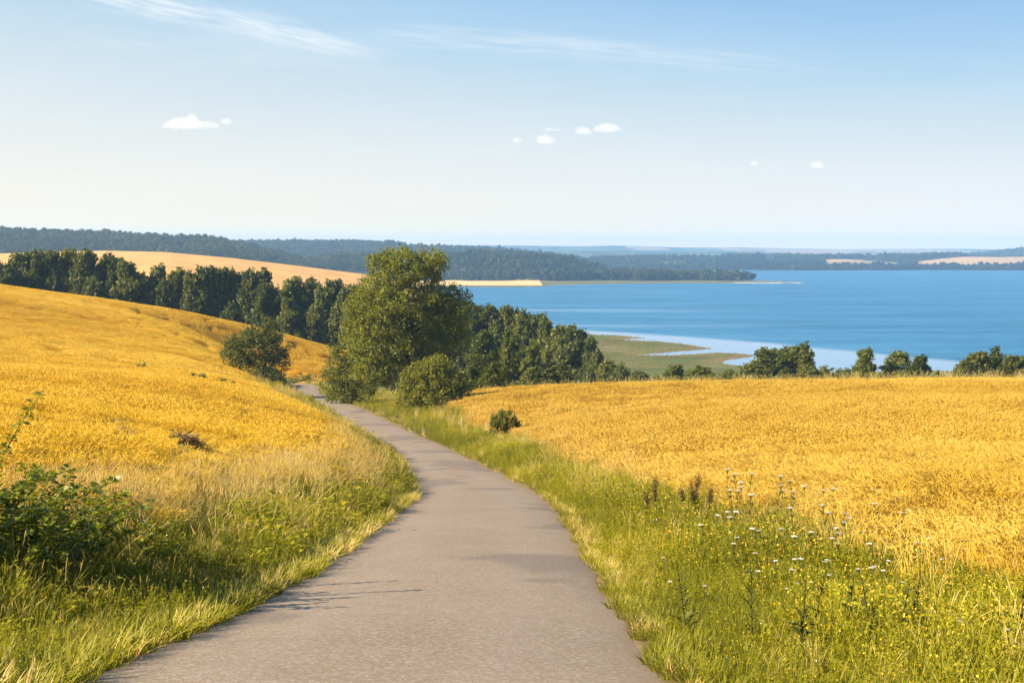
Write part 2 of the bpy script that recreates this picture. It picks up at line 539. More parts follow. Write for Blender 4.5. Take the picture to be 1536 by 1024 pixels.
v = N.math('ADD', N.math('MULTIPLY', n1, .5), N.math('MULTIPLY', n2, .7))
c2 = N.mix(1., c, N.ramp(v, [(.25, (.6, .6, .6)), (.85, (1.35, 1.3, 1.25))]), 'MULTIPLY')
p = N.n('ShaderNodeBsdfPrincipled', ins={'Base Color': c2, 'Roughness': .95, 'Specular IOR Level': .1})
bp = N.n('ShaderNodeBump', ins={'Strength': .7, 'Distance': .15, 'Height': n1}); N.l(bp.outputs[0], p.inputs['Normal'])
N.l(p.outputs[0], out.inputs[0])
me.materials.append(m)
tag(obj('ground', me), 'rolling farmland falling to a wide lake with wooded hills beyond', 'ground', kind='structure')

# ------------------------------------------------------------------ road
LAT = np.array([-1.6, -1.45, -1.2, -.8, -.4, 0, .4, .8, 1.2, 1.45, 1.6])
WID = LAT * RW / 1.6
crown = .05 * (1 - (LAT / 1.6)**2)
n = len(CEN)
wl = (vnoise(np.arange(n) * .7, np.zeros(n), 5) - .5) * .14
wr = (vnoise(np.arange(n) * .7, np.zeros(n), 8) - .5) * .14
P = np.empty((n, len(LAT), 3))
for j, l in enumerate(LAT):
    off = WID[j] + (wl if j == 0 else wr if j == len(LAT) - 1 else 0)
    P[:, j, :2] = CEN[:, :2] + CN * np.atleast_1d(off)[:, None]
    P[:, j, 2] = CEN[:, 2] + crown[j] + (-.012 if j in (0, len(LAT) - 1) else 0)
mb = MB()
w = len(LAT)
b = (np.arange(n - 1)[:, None] * w + np.arange(w - 1)[None]).ravel()
mb.add(P, np.stack([b, b + 1, b + w + 1, b + w], 1), np.tile(LAT, n))
m, nt, out = new_mat('worn_asphalt'); N = NT(nt)
co = N.n('ShaderNodeTexCoord').outputs['Object']
t = N.attr('tint')
at_ = N.math('ABSOLUTE', t)
grain = N.noise(co, 34, 3, .75)
vor = N.n('ShaderNodeTexVoronoi', ins={'Vector': co, 'Scale': 42.}).outputs['Color']
vor = N.n('ShaderNodeSeparateColor', ins={0: vor}).outputs[0]
big = N.noise(co, .55, 5, .6)
mid = N.noise(co, 3.2, 4, .6)
base = N.mix(N.math('ADD', N.math('MULTIPLY', big, .7), N.math('MULTIPLY', mid, .4)), (.134, .096, .060), (.292, .214, .133))
base = N.mix(N.math('MULTIPLY', N.math('SUBTRACT', vor, .5, clamp=True), 1.5), base, (.34, .27, .21))
base = N.mix(N.math('MULTIPLY', N.math('SUBTRACT', .42, grain, clamp=True), 3.), base, (.07, .058, .052))
# two worn wheel tracks, lighter
tr = N.math('ABSOLUTE', N.math('SUBTRACT', at_, .72))
tr = N.math('SUBTRACT', 1., N.math('DIVIDE', tr, .38), clamp=True)
base = N.mix(N.math('MULTIPLY', tr, .22), base, (.28, .215, .165))
# dusty crumbling edges
ed = N.math('ADD', N.math('MULTIPLY', N.math('SUBTRACT', at_, 1.28), 3.2), N.math('MULTIPLY', N.math('SUBTRACT', mid, .5), 2.2), clamp=True)
base = N.mix(N.math('MULTIPLY', ed, .75), base, (.24, .165, .09))
# fine cracks
cr = N.n('ShaderNodeTexVoronoi', feature='DISTANCE_TO_EDGE', ins={'Vector': N.mix(.16, co, N.noise(co, 1.6, 3, out=1)), 'Scale': .42}).outputs['Distance']
crk = N.math('MULTIPLY', N.math('LESS_THAN', cr, .006), N.math('GREATER_THAN', big, .5))
base = N.mix(N.math('MULTIPLY', crk, .10), base, (.06, .05, .045))
sx = N.n('ShaderNodeSeparateXYZ', ins={0: co})
xp, yp, _ = at(688, 705, 51)
ddx = N.math('DIVIDE', N.math('SUBTRACT', sx.outputs[0], xp), .6); ddy = N.math('DIVIDE', N.math('SUBTRACT', sx.outputs[1], yp), 2.2)
pf = N.math('SUBTRACT', 1., N.math('ADD', N.math('MULTIPLY', ddx, ddx), N.math('MULTIPLY', ddy, ddy)), clamp=True)
pf = N.math('MULTIPLY', N.math('MULTIPLY', pf, 2.2, clamp=True), N.math('MULTIPLY', mid, 1.4), clamp=True)
base = N.mix(N.math('MULTIPLY', pf, .7), base, (.34, .22, .11))
pt = N.n('ShaderNodeMapRange', interpolation_type='SMOOTHSTEP', ins={0: N.noise(co, .23, 3, .5), 1: .54, 2: .60}).outputs[0]
base = N.mix(N.math('MULTIPLY', pt, .42), base, (.10, .078, .064))
p = N.n('ShaderNodeBsdfPrincipled', ins={'Base Color': base, 'Roughness': .85, 'Specular IOR Level': .3})
hh = N.math('ADD', N.math('MULTIPLY', grain, .6), N.math('MULTIPLY', vor, .4))
bp = N.n('ShaderNodeBump', ins={'Strength': .8, 'Distance': .012, 'Height': hh}); N.l(bp.outputs[0], p.inputs['Normal'])
N.l(p.outputs[0], out.inputs[0])
tag(obj('road', smooth(mb.mesh('road', [m]))), 'narrow worn asphalt lane winding downhill between the wheat fields', 'road', kind='structure')

# ------------------------------------------------------------------ lake
mb = MB()
ly = np.r_[np.linspace(250, 700, 40), np.geomspace(730, 7600, 60)]
lx = np.linspace(-1, 1, 41)
LX = lx[None] * (ly[:, None] * .55 + 300); LY = np.repeat(ly[:, None], 41, 1)
b = (np.arange(len(ly) - 1)[:, None] * 41 + np.arange(40)[None]).ravel()
mb.add(np.stack([LX, LY, np.zeros_like(LX)], -1), np.stack([b, b + 1, b + 42, b + 41], 1))
m, nt, out = new_mat('lake_water'); N = NT(nt)
co = N.n('ShaderNodeTexCoord').outputs['Object']
sx = N.n('ShaderNodeSeparateXYZ', ins={0: co})
X, Y = sx.outputs[0], sx.outputs[1]
# calm belt along the near shore, wind-ruffled water beyond its slanting limit
x_a, y_a = on_lake(850, 494); x_b, y_b = on_lake(1110, 512); x_c, y_c = on_lake(1460, 546)
k1 = (y_c - y_a) / (x_c - x_a)
lim = N.math('ADD', N.math('MULTIPLY', N.math('SUBTRACT', X, x_a), k1), y_a)
sag = N.math('MULTIPLY', N.math('MULTIPLY', N.math('SUBTRACT', X, x_a), N.math('SUBTRACT', X, x_c)), -.005)
wob = N.math('MULTIPLY', N.math('SUBTRACT', N.noise(co, .018, 3), .5), 46.)
dd = N.math('SUBTRACT', N.math('ADD', N.math('ADD', lim, sag), wob), Y)
calm = N.n('ShaderNodeMapRange', interpolation_type='SMOOTHSTEP', ins={0: dd, 1: -14., 2: 10.}).outputs[0]
# slicks: stretched bands of smoother water
mp = N.n('ShaderNodeMapping', ins={'Vector': co, 'Scale': (.0028, .021, 1), 'Rotation': (0, 0, .03)}).outputs[0]
sl = N.noise(mp, 1.0, 4, .6)
nearf = N.n('ShaderNodeMapRange', ins={0: Y, 1: 1150., 2: 560.}).outputs[0]
leftf = N.n('ShaderNodeMapRange', ins={0: X, 1: 150., 2: -20.}).outputs[0]
sl = N.n('ShaderNodeMapRange', interpolation_type='SMOOTHSTEP', ins={0: sl, 1: .51, 2: .64}).outputs[0]
sl = N.math('MULTIPLY', N.math('MULTIPLY', sl, nearf), N.math('MULTIPLY', leftf, .75))
calm = N.math('MAXIMUM', calm, sl)
mp2 = N.n('ShaderNodeMapping', ins={'Vector': co, 'Scale': (.006, .03, 1)}).outputs[0]
vr_ = N.noise(mp2, 1., 5, .65)
mp3 = N.n('ShaderNodeMapping', ins={'Vector': co, 'Scale': (.08, .22, 1)}).outputs[0]
rip = N.noise(mp3, 1., 4, .7)
vv = N.math('ADD', N.math('MULTIPLY', vr_, .65), N.math('MULTIPLY', rip, .35))
deep = N.ramp(vv, [(.34, (.009, .083, .168)), (.66, (.055, .21, .342))])  # water's own blue plus sky reflection on ripples, put into the base colour
rough_w = N.n('ShaderNodeBsdfPrincipled', ins={'Base Color': deep, 'Roughness': .45, 'Specular IOR Level': .18, 'IOR': 1.33})
calm_w = N.n('ShaderNodeBsdfPrincipled', ins={'Base Color': (.10, .22, .36, 1), 'Roughness': .12, 'Specular IOR Level': .5, 'IOR': 1.33})
bp = N.n('ShaderNodeBump', ins={'Strength': .5, 'Distance': .25, 'Height': rip}); N.l(bp.outputs[0], rough_w.inputs['Normal'])
mx = N.n('ShaderNodeMixShader', ins={0: calm, 1: rough_w.outputs[0], 2: calm_w.outputs[0]})
N.l(mx.outputs[0], out.inputs[0])
tag(obj('lake', mb.mesh('lake', [m])), 'broad blue lake with a pale calm belt along its near shore', 'lake', kind='structure')


# ------------------------------------------------------------------ instancing for uncountable cover
def scatter(name, label, cat, pts, protos, idx, scale, tint, tilt=True, spin=None):
    x, y = pts[:, 0], pts[:, 1]
    z = ground_z(x, y)
    e = np.maximum(.4, .004 * y)
    nxv = (ground_z(x + e, y) - ground_z(x - e, y)) / (2 * e); nyv = (ground_z(x, y + e) - ground_z(x, y - e)) / (2 * e)
    if not tilt: nxv = nxv * 0; nyv = nyv * 0
    nrm = unit(np.stack([-nxv, -nyv, np.ones_like(x)], 1))
    th = R.uniform(0, 2 * PI, len(x)) if spin is None else spin
    a = np.stack([np.cos(th), np.sin(th), np.zeros_like(th)], 1)
    a = unit(a - nrm * (a * nrm).sum(1, keepdims=True)); bb = np.cross(nrm, a)
    ey = -np.arcsin(np.clip(a[:, 2], -1, 1)); ex = np.arctan2(bb[:, 2], nrm[:, 2]); ez = np.arctan2(a[:, 1], a[:, 0])
    me = bpy.data.meshes.new(name)
    me.vertices.add(len(x)); me.vertices.foreach_set('co', np.stack([x, y, z], 1).ravel())
    for nm, ty, fld, val in (('rot', 'FLOAT_VECTOR', 'vector', np.stack([ex, ey, ez], 1)), ('size', 'FLOAT', 'value', scale), ('tint', 'FLOAT', 'value', tint), ('pick', 'INT', 'value', idx)):
        at2 = me.attributes.new(nm, ty, 'POINT'); at2.data.foreach_set(fld, np.ascontiguousarray(val).ravel())
    o = obj(name, me)
    tag(o, label, cat, kind='stuff')
    ng = bpy.data.node_groups.new(name, 'GeometryNodeTree')
    ng.interface.new_socket('Geometry', in_out='INPUT', socket_type='NodeSocketGeometry')
    ng.interface.new_socket('Geometry', in_out='OUTPUT', socket_type='NodeSocketGeometry')
    N = NT(ng)
    gi = N.n('NodeGroupInput'); go = N.n('NodeGroupOutput'); jn = N.n('GeometryNodeJoinGeometry')

    def na_(nm, ty): return N.n('GeometryNodeInputNamedAttribute', data_type=ty, ins={'Name': nm}).outputs[0]
    rot = N.n('FunctionNodeEulerToRotation', ins={0: na_('rot', 'FLOAT_VECTOR')}).outputs[0]
    sz = na_('size', 'FLOAT'); pk = na_('pick', 'INT')
    for k, me_p in enumerate(protos):
        po = bpy.data.objects.new(me_p.name, me_p)
        oi = N.n('GeometryNodeObjectInfo'); oi.inputs['Object'].default_value = po
        g2 = N.n('GeometryNodeGeometryToInstance', ins={0: oi.outputs['Geometry']})
        cmpn = N.n('FunctionNodeCompare', data_type='INT', operation='EQUAL')
        N.l(pk, cmpn.inputs[2]); cmpn.inputs[3].default_value = k
        ip = N.n('GeometryNodeInstanceOnPoints', ins={'Points': gi.outputs[0], 'Selection': cmpn.outputs[0], 'Instance': g2.outputs[0], 'Rotation': rot, 'Scale': sz})
        N.l(ip.outputs[0], jn.inputs[0])
    N.l(jn.outputs[0], go.inputs[0])
    md = o.modifiers.new('cover', 'NODES'); md.node_group = ng
    return o


def bend(base, h, az, lean, k, curl=1.6):
    """centre lines of leaning blades: base (n,3)"""
    u = np.linspace(0, 1, k)[None, :, None]
    d = np.stack([np.cos(az), np.sin(az), np.zeros_like(az)], 1)[:, None]
    hh = h[:, None, None]; ln = lean[:, None, None]
    return base[:, None] + np.array([0, 0, 1.]) * hh * u * (1 - .28 * ln * u) + d * hh * ln * u**curl


def wheat_patch(name, size, n, mat, h=.85, thick=1., awn=True, windaz=.2):
    mb = MB()
    b = np.stack([R.uniform(-.5, .5, n) * size, R.uniform(-.5, .5, n) * size, np.zeros(n)], 1)
    az = windaz + R.normal(0, .9, n)
    hh = h * R.uniform(.82, 1.1, n); ln = R.uniform(.05, .32, n)
    C = bend(b, hh, az, ln, 4, 2.)
    sa = R.uniform(0, PI, n); S = np.stack([np.cos(sa), np.sin(sa), 0 * sa], 1)
    tt = R.uniform(.2, .75, n)
    mb.ribbons(C, S, np.full((n, 4), .0032 * thick) * [1.2, 1., .9, .8], tt * .8)
    # nodding ears
    tip = C[:, -1]; d = unit(C[:, -1] - C[:, -2]); dz = np.stack([np.cos(az), np.sin(az), R.uniform(-.7, .5, n)], 1)
    L = R.uniform(.075, .11, n) * (1 + .25 * (thick - 1))
    u = np.linspace(0, 1, 4)[None, :, None]
    E = tip[:, None] + L[:, None, None] * (d[:, None] * u + (dz[:, None] - d[:, None] * .4) * u**2 * .7)
    mb.tubes(E, np.full((n, 4), .0085 * thick) * [.5, 1., .9, .15], 4, np.clip(tt + .2, 0, 1))
    if awn:
        q = 3
        P0 = np.repeat(E[:, 2], q, 0); dd = unit(np.repeat(E[:, 3] - E[:, 1], q, 0) + R.normal(0, .02, (n * q, 3)))
        l = R.uniform(.06, .11, n * q)[:, None]
        CC = np.stack([P0, P0 + dd * l * .5, P0 + dd * l], 1)
        s2 = unit(np.cross(dd, R.normal(size=(n * q, 3))))
        mb.ribbons(CC, s2, np.full((n * q, 3), .0016 * thick) * [1, .8, .2], np.full(n * q, .95))
    # dry leaves
    k = n // 2
    bl = bend(b[:k] + [0, 0, .25 * h], hh[:k] * .45, R.uniform(0, 2 * PI, k), R.uniform(.4, 1.1, k), 4)
    sa = R.uniform(0, PI, k)
    mb.ribbons(bl, np.stack([np.cos(sa), np.sin(sa), 0 * sa], 1), np.full((k, 4), .006 * thick) * [.8, 1, .8, .1], R.uniform(0, .6, k))
    return mb.mesh(name, [mat])


def grass_tuft(name, n, h, w, spread, mat, lean=(.1, .6), seed_heads=0, tlo=.1, thi=.8, headmat=None):
    mb = MB()
    r = spread * np.sqrt(R.uniform(0, 1, n)); a = R.uniform(0, 2 * PI, n)
    b = np.stack([r * np.cos(a), r * np.sin(a), np.zeros(n)], 1)
    hh = h * R.uniform(.45, 1.1, n)
    az = a + R.normal(0, .9, n)
    C = bend(b, hh, az, R.uniform(*lean, n), 5)
    sa = az + PI / 2 + R.normal(0, .4, n); S = np.stack([np.cos(sa), np.sin(sa), 0 * sa], 1)
    mb.ribbons(C, S, np.full((n, 5), w) * [.8, 1, .9, .6, .08], R.uniform(tlo, thi, n))
    if seed_heads:
        k = seed_heads
        b2 = np.stack([R.normal(0, spread * .5, k), R.normal(0, spread * .5, k), np.zeros(k)], 1)
        az = R.normal(.2, 1.2, k)
        C = bend(b2, h * R.uniform(1.0, 1.4, k), az, R.uniform(.1, .6, k), 6, 2.)
        sa = R.uniform(0, PI, k); S = np.stack([np.cos(sa), np.sin(sa), 0 * sa], 1)
        mb.ribbons(C[:, :5], S, np.full((k, 5), w * .35), R.uniform(.5, .9, k), 1 if headmat else 0)
        u = np.linspace(0, 1, 4)[None, :, None]
        hd = C[:, 4:5] + (C[:, 5:6] - C[:, 4:5]) * u * 1.1
        mb.tubes(hd, np.full((k, 4), w * .9) * [.4, 1., .8, .1], 4, R.uniform(.6, 1., k), 1 if headmat else 0)
    return mb.mesh(name, [mat] + ([headmat] if headmat else []))


def weed_tuft(name, stems, h, leaf, mat, flower=None, nf=0, fs=.012, spread=.14):
    mb = MB()
    a = R.uniform(0, 2 * PI, stems); r = spread * np.sqrt(R.uniform(0, 1, stems))
    b = np.stack([r * np.cos(a), r * np.sin(a), np.zeros(stems)], 1)
    hh = h * R.uniform(.5, 1.1, stems)
    C = bend(b, hh, a + R.normal(0, .6, stems), R.uniform(.05, .5, stems), 7)
    sa = R.uniform(0, PI, stems)
    mb.ribbons(C, np.stack([np.cos(sa), np.sin(sa), 0 * sa], 1), np.full((stems, 7), .0025), np.full(stems, .3))
    per = 9
    f = R.uniform(.15, 1, (stems, per)); kk = np.clip((f * 6).astype(int), 0, 5); fr = f * 6 - kk
    i = np.arange(stems)[:, None]
    P = (C[i, kk] * (1 - fr[..., None]) + C[i, kk + 1] * fr[..., None]).reshape(-1, 3)
    m_ = len(P)
    la = R.uniform(0, 2 * PI, m_)
    U = unit(np.stack([np.cos(la), np.sin(la), R.uniform(-.3, .9, m_)], 1)); Nn = unit(np.cross(U, np.stack([-np.sin(la), np.cos(la), R.normal(0, .4, m_)], 1)))
    L = leaf * R.uniform(.6, 1.3, m_)
    mb.leaves(P, Nn, U, L, L * R.uniform(.16, .3, m_), np.clip(R.uniform(.1, .7, m_) + .25 * f.ravel(), 0, 1))
    if flower:
        tip = C[R.integers(0, stems, nf), 6] + R.normal(0, .03, (nf, 3))
        for q in range(3):
            U = rdir(nf, .2); Nn = unit(np.cross(U, rdir(nf)))
            mb.leaves(tip - U * fs, Nn, U, fs * 2, fs * .8, R.uniform(.4, 1, nf), 1)
    return mb.mesh(name, [mat] + ([flower] if flower else []))


def cells(y0, y1, step, xlim=.47, pad=7, jit=.5):
    yy = np.arange(y0, y1, step); out = []
    for y in yy:
        hw = xlim * y + pad
        xx = np.arange(-hw, hw, step)
        out.append(np.stack([xx, np.full(len(xx), y)], 1))
    p = np.vstack(out)
    return p + R.uniform(-jit, jit, p.shape) * step


# ---- wheat
def wheat_points(zone):
    res = []
    for lv, (y0, y1, st) in enumerate([(5, 34, .42), (34, 85, .85), (85, 218, 1.7)]):
        p = cells(y0, y1, st)
        t, _ = road_coord(p[:, 0], p[:, 1]); z = zones(p[:, 0], p[:, 1], t, R.normal(0, .55, len(p)) if zone == 1 else R.normal(0, .3, len(p)))
        p = p[z == zone]
        res.append((lv, p))
    return res


protos_r = [wheat_patch('wheat_stand', .55, 95, M_WHEAT, .85, .95), wheat_patch('wheat_stand', .55, 95, M_WHEAT, .82, .95), wheat_patch('wheat_stand', .55, 90, M_WHEAT, .88, .95),
            wheat_patch('wheat_stand', 1.15, 170, M_WHEAT, .85, 1.6, False), wheat_patch('wheat_stand', 1.15, 170, M_WHEAT, .82, 1.6, False),
            wheat_patch('wheat_stand', 2.3, 420, M_WHEAT, .85, 2.3, False), wheat_patch('wheat_stand', 2.3, 420, M_WHEAT, .83, 2.3, False)]
protos_l = []
for me0 in protos_r:
    me1 = me0.copy(); me1.materials[0] = M_WHEATL; protos_l.append(me1)
VAR = {0: (0, 3), 1: (3, 2), 2: (5, 2)}


def tramline(x, y):
    """distance to the tractor tracks pressed into the hill-side wheat"""
    u = y - 132 + .62 * (x + 40) + 4 * np.sin(x * .05)
    d = np.abs((u + 11) % 22 - 11)
    return np.minimum(np.abs(d - .9), 9)


for zone, name, label, protos in ((1, 'wheat_field', 'ripe golden wheat field sloping from the verge to the trees by the lake', protos_r), (2, 'wheat_field', 'deep golden wheat field rising in a hill on the far side of the lane', protos_l)):
    P_, I_, S2, T_ = [], [], [], []
    for lv, p in wheat_points(zone):
        x, y = p[:, 0], p[:, 1]
        keep = np.ones(len(p), bool)
        if zone == 2:
            lodged = fbm(x * .12 + 5, y * .12, 90, 2)
            tram = (y > 60) & (tramline(x, y) < .75) & (fbm(x * .05, y * .05, 91, 2) > .40)
            sc = np.where((y > 14) & (y < 62) & (lodged > .66), .86, 1.)
        else:
            keep &= ~((y > 60) & (np.abs(y - 84 - .03 * x) < .9) & (x < 14) & (fbm(x * .2, y * .2, 92, 2) > .4))
            sc = np.ones(len(p))
        big = fbm(x * .03, y * .05, 50 + zone, 3); sm = fbm(x * .5, y * .25, 52, 2)
        tint = np.clip(.5 + (big - .5) * 1.7 + (sm - .5) * (.9, .6, .3)[lv] + R.normal(0, (.08, .06, .03)[lv], len(p)), 0, 1)
        hgt = sc * (.92 + (.2, .14, .06)[lv] * fbm(x * .3, y * .3, 53, 2))
        # pale bleached margin next to the verge
        t, _ = road_coord(x, y)
        lim = np.interp(y, VR_Y, VR_W) if zone == 1 else np.interp(y, VL_Y, VL_W)
        tint = np.clip(tint + .35 * (1 - sstep(0, 2.2, np.abs(t) - lim)), 0, 1)
        hgt = hgt * ((.5 + .5 * sstep(0, 3., np.abs(t) - lim)) if zone == 2 else (.8 + .2 * sstep(0, 2., np.abs(t) - lim)))
        if zone == 2:
            hgt = np.where(tram, hgt * .5, hgt); tint = np.where(tram, tint - .4, tint).clip(0, 1)
        a, k = VAR[lv]
        P_.append(p[keep]); S2.append(hgt[keep]); T_.append(tint[keep]); I_.append((a + R.integers(0, k, len(p)))[keep])
    P_, S2, T_, I_ = map(np.concatenate, (P_, S2, T_, I_))
    scatter(name, label, 'wheat', P_, protos, I_, S2, T_)

# ---- verges
tf = [grass_tuft('grass_tuft', 46, .42, .0055, .12, M_GRASS), grass_tuft('grass_tuft', 46, .36, .006, .13, M_GRASS, (.2, .9)), grass_tuft('grass_tuft', 30, .5, .005, .11, M_GRASS, (.1, .5), 5, headmat=M_DRY),
      grass_tuft('dry_tuft', 34, .45, .0042, .12, M_DRY, (.1, .6), 9), grass_tuft('dry_tuft', 30, .62, .004, .12, M_DRY, (.1, .5), 12),
      weed_tuft('weed_tuft', 24, .44, .036, M_WEED), weed_tuft('weed_tuft', 22, .40, .030, M_WEED, M_YELLOW, 5, .010), weed_tuft('weed_tuft', 9, .5, .085, M_WEED), weed_tuft('weed_tuft', 12, .45, .05, M_WEED, M_WHITE, 1, .010),
      grass_tuft('short_tuft', 54, .2, .005, .12, M_GRASS, (.3, 1.2), tlo=.35, thi=1.), grass_tuft('short_dry_tuft', 50, .2, .0045, .12, M_DRY, (.3, 1.3))]


def far_proto(me0, k):
    me1 = me0.copy(); return me1


def verge_points(y0, y1, st, xlim=.45, pad=6):
    p = cells(y0, y1, st, xlim, pad)
    t, _ = road_coord(p[:, 0], p[:, 1])
    return p, t


for side in (1, -1):
    P_, I_, S2, T_ = [], [], [], []
    for (y0, y1, st, sc) in ((2.5, 17, .13, 1.), (17, 36, .19, 1.15), (36, 80, .33, 1.45), (80, 178, .62, 1.9)):
        p, t = verge_points(y0, y1, st, pad=4.5)
        x, y = p[:, 0], p[:, 1]
        lim = np.interp(y, VR_Y, VR_W) if side == 1 else np.interp(y, VL_Y, VL_W)
        z = zones(x, y, t); s = t * side
        k = (s > (1.62 if side == 1 else 1.5) + .14 * R.uniform(0, 1, len(s)) + .1 * sstep(20, 40, y)) & (s < lim + .7 + np.abs(R.normal(0, 1.1, len(s)))) & (z != 4)
        x, y, s, lim = x[k], y[k], s[k], lim[k]
        p = p[k]; nn = len(x)
        u = (s - 1.6) / (lim - 1.6)
        g = fbm(x * .8, y * .5, 60 + side, 3); g2 = fbm(x * .35 + 9, y * .25, 64 + side, 2)
        r = R.uniform(0, 1, nn)
        if side == 1:      # flowery weeds, drier by the road and by the wheat
            pw = np.clip(.76 + (g - .5) * 1.4, .4, .96)
            pd = np.clip(.08 + .42 * sstep(.5, 1.0, u) * sstep(10, 16, y) + (g2 - .5) * .5 + .2 * (u < .1), .02, .8) * np.where(y < 12, .3, 1)
        else:
            pw = np.clip(.52 + (g - .5) * 1.8, .15, .9)
            pd = np.clip(.03 + .75 * sstep(.6, 1.0, u) * sstep(10, 14, y) * (1 - .6 * sstep(38, 60, y)) + (g2 - .5) * .45 + .15 * (u < .1), .02, .9) * np.where(y < 10, .4, 1)
        idx = R.choice([0, 0, 1, 1, 2] if side == -1 else [0, 0, 1, 1, 1], nn)
        idx = np.where(r < pd, R.choice([3, 3, 4], nn), idx)
        wch = [5, 5, 5, 6, 6, 6, 8] if side == 1 else [5, 5, 7, 6, 8]
        idx = np.where((r >= pd) & (r < pd + pw * (1 - pd)), R.choice(wch, nn), idx)
        idx = np.where(s < 1.78 + R.uniform(0, .2, nn), 9, idx)
        edge = idx == 9
        idx = np.where(edge & (R.uniform(0, 1, nn) < np.where(y < 12, .16, .34)), 10, idx)
        hs = .52 + (.56 if side == 1 else .5) * sstep(.03, .5, u) + (g - .5) * .8
        size = np.clip(hs, .45, 1.5) * R.uniform(.75, 1.2, nn) * sc
        size = np.where((idx == 3) | (idx == 4), size * (.72 if side == 1 else .85), size)
        if side == 1: size = np.minimum(size, np.where(y < 12, 1.0, 1.5))
        size = np.where(edge, R.uniform(.7, 1.3, nn) * (.68 if side == 1 else 1.) * min(sc, 1.5), size)
        # low fall-off so nothing leans over the asphalt too far
        size = np.minimum(size, .6 + 1.5 * np.maximum(s - 1.6, 0) + .6 * edge)
        tint = np.clip((.55 if side == 1 else .40) + (g2 - .5) * 1.4 + R.normal(0, .16, nn), 0, 1)
        keep = R.uniform(0, 1, nn) < np.where(edge, 1., .9)
        P_.append(p[keep]); I_.append(idx[keep]); S2.append(size[keep]); T_.append(tint[keep])
    P_, S2, T_, I_ = map(np.concatenate, (P_, S2, T_, I_))
    scatter('verge_grass', 'tangled yellow-green verge of weeds, flowers and dry grass below the lake-side wheat' if side == 1 else 'green grass verge with bleached tall grass below the hill-side wheat', 'grass', P_, tf, I_, S2, T_, tilt=False)
    print('verge', side, len(P_))

# rough grass strip behind the lake-side wheat and beyond the lane's far bend
p = cells(108, 150, 1.1, .47, 6)
t, _ = road_coord(p[:, 0], p[:, 1]); z = zones(p[:, 0], p[:, 1], t)
ey = right_edge_y(p[:, 0], p[:, 1])
k = (z == 4) & (p[:, 0] > -12) & (p[:, 1] < ey + 22)
p2 = cells(164, 186, .9, .47, 4)
t2, _ = road_coord(p2[:, 0], p2[:, 1]); z2 = zones(p2[:, 0], p2[:, 1], t2)
k2 = (np.abs(t2) > 2.2) & (np.abs(t2) < 6) & (p2[:, 0] < -8) & (z2 != 2)
p = np.vstack([p[k], p2[k2]])
scatter('rough_grass', 'yellowish rough grass margin along the far edge of the wheat', 'grass', p, tf, R.choice([0, 1, 3, 3, 5], len(p)), R.uniform(1.6, 2.6, len(p)), R.uniform(.3, .9, len(p)))


p = cells(372, 560, 1.9, .26, 10)
_, sdp = far_height(p[:, 0], p[:, 1]); hz_ = ground_z(p[:, 0], p[:, 1])
g = fbm(p[:, 0] * .05, p[:, 1] * .07, 44, 3)
k = (p[:, 0] > -5) & (hz_ > .02) & (hz_ < 3) & (R.uniform(0, 1, len(p)) < np.where(sdp < 6, .9, .15 + 1.2 * (g - .35)))
p, g, sdp = p[k], g[k], sdp[k]
scatter('reeds', 'low reed beds and marsh grass on the flat green spit at the near shore', 'reeds', p, tf[:5], np.where(sdp < 6, R.choice([0, 1], len(p)), R.choice([0, 0, 1, 1, 1], len(p))), R.uniform(.8, 1.7, len(p)) + .2 * (sdp < 6), np.clip(.1 + (g - .35) * 1.3 + R.normal(0, .1, len(p)) + .3 * (sdp < 5), 0, 1), tilt=False)
print('reeds', len(p))


# ------------------------------------------------------------------ trees
def crown_into(mb, lobes, leaf, nl, per=26, twig=.5, shell=.55, up=.25, tint0=.5, aspect=.36):
    """leaf clumps spread through a set of ellipsoid lobes"""
    lobes = np.array(lobes, float)
    vol = lobes[:, 3] * lobes[:, 4] * lobes[:, 5]; vol = vol**.72
    cnt = np.maximum(3, (nl / per * vol / vol.sum()).astype(int))
    tw = []
    for (x, y, z, rx, ry, rz), c in zip(lobes, cnt):
        d = rdir(c, .15)
        rad = (shell + (1 - shell) * R.uniform(0, 1, c)) ** 1. * R.uniform(.88, 1.12, c)
        inner = R.uniform(0, 1, c) < .12
        rad = np.where(inner, R.uniform(.15, .7, c), rad)
        P = np.array([x, y, z]) + d * rad[:, None] * [rx, ry, rz]
        # one tint and one reach per clump: light and dark clumps
        tw.append(np.c_[P, d, R.uniform(.0, 1., c), R.uniform(.6, 1.3, c)])
    tw = np.vstack(tw)
    n = len(tw) * per
    T = np.repeat(tw, per, 0)
    off = np.clip(R.normal(0, 1, (n, 3)), -1.7, 1.7) * (T[:, 7:8] * twig * .55) + T[:, 3:6] * R.uniform(-.2, .7, (n, 1)) * twig
    P = T[:, :3] + off
    U = unit(T[:, 3:6] * .6 + R.normal(0, .8, (n, 3)) + [0, 0, -.1])
    Nn = unit(T[:, 3:6] * .7 + R.normal(0, .7, (n, 3)) + [0, 0, up])
    Nn = unit(Nn - U * (Nn * U).sum(1, keepdims=True))
    L = leaf * R.uniform(.6, 1.35, n)
    tint = np.clip(tint0 + (T[:, 6] - .5) * .55 + R.normal(0, .17, n), 0, 1)
    mb.leaves(P - U * L[:, None] * .5, Nn, U, L, L * aspect, tint)
    return tw


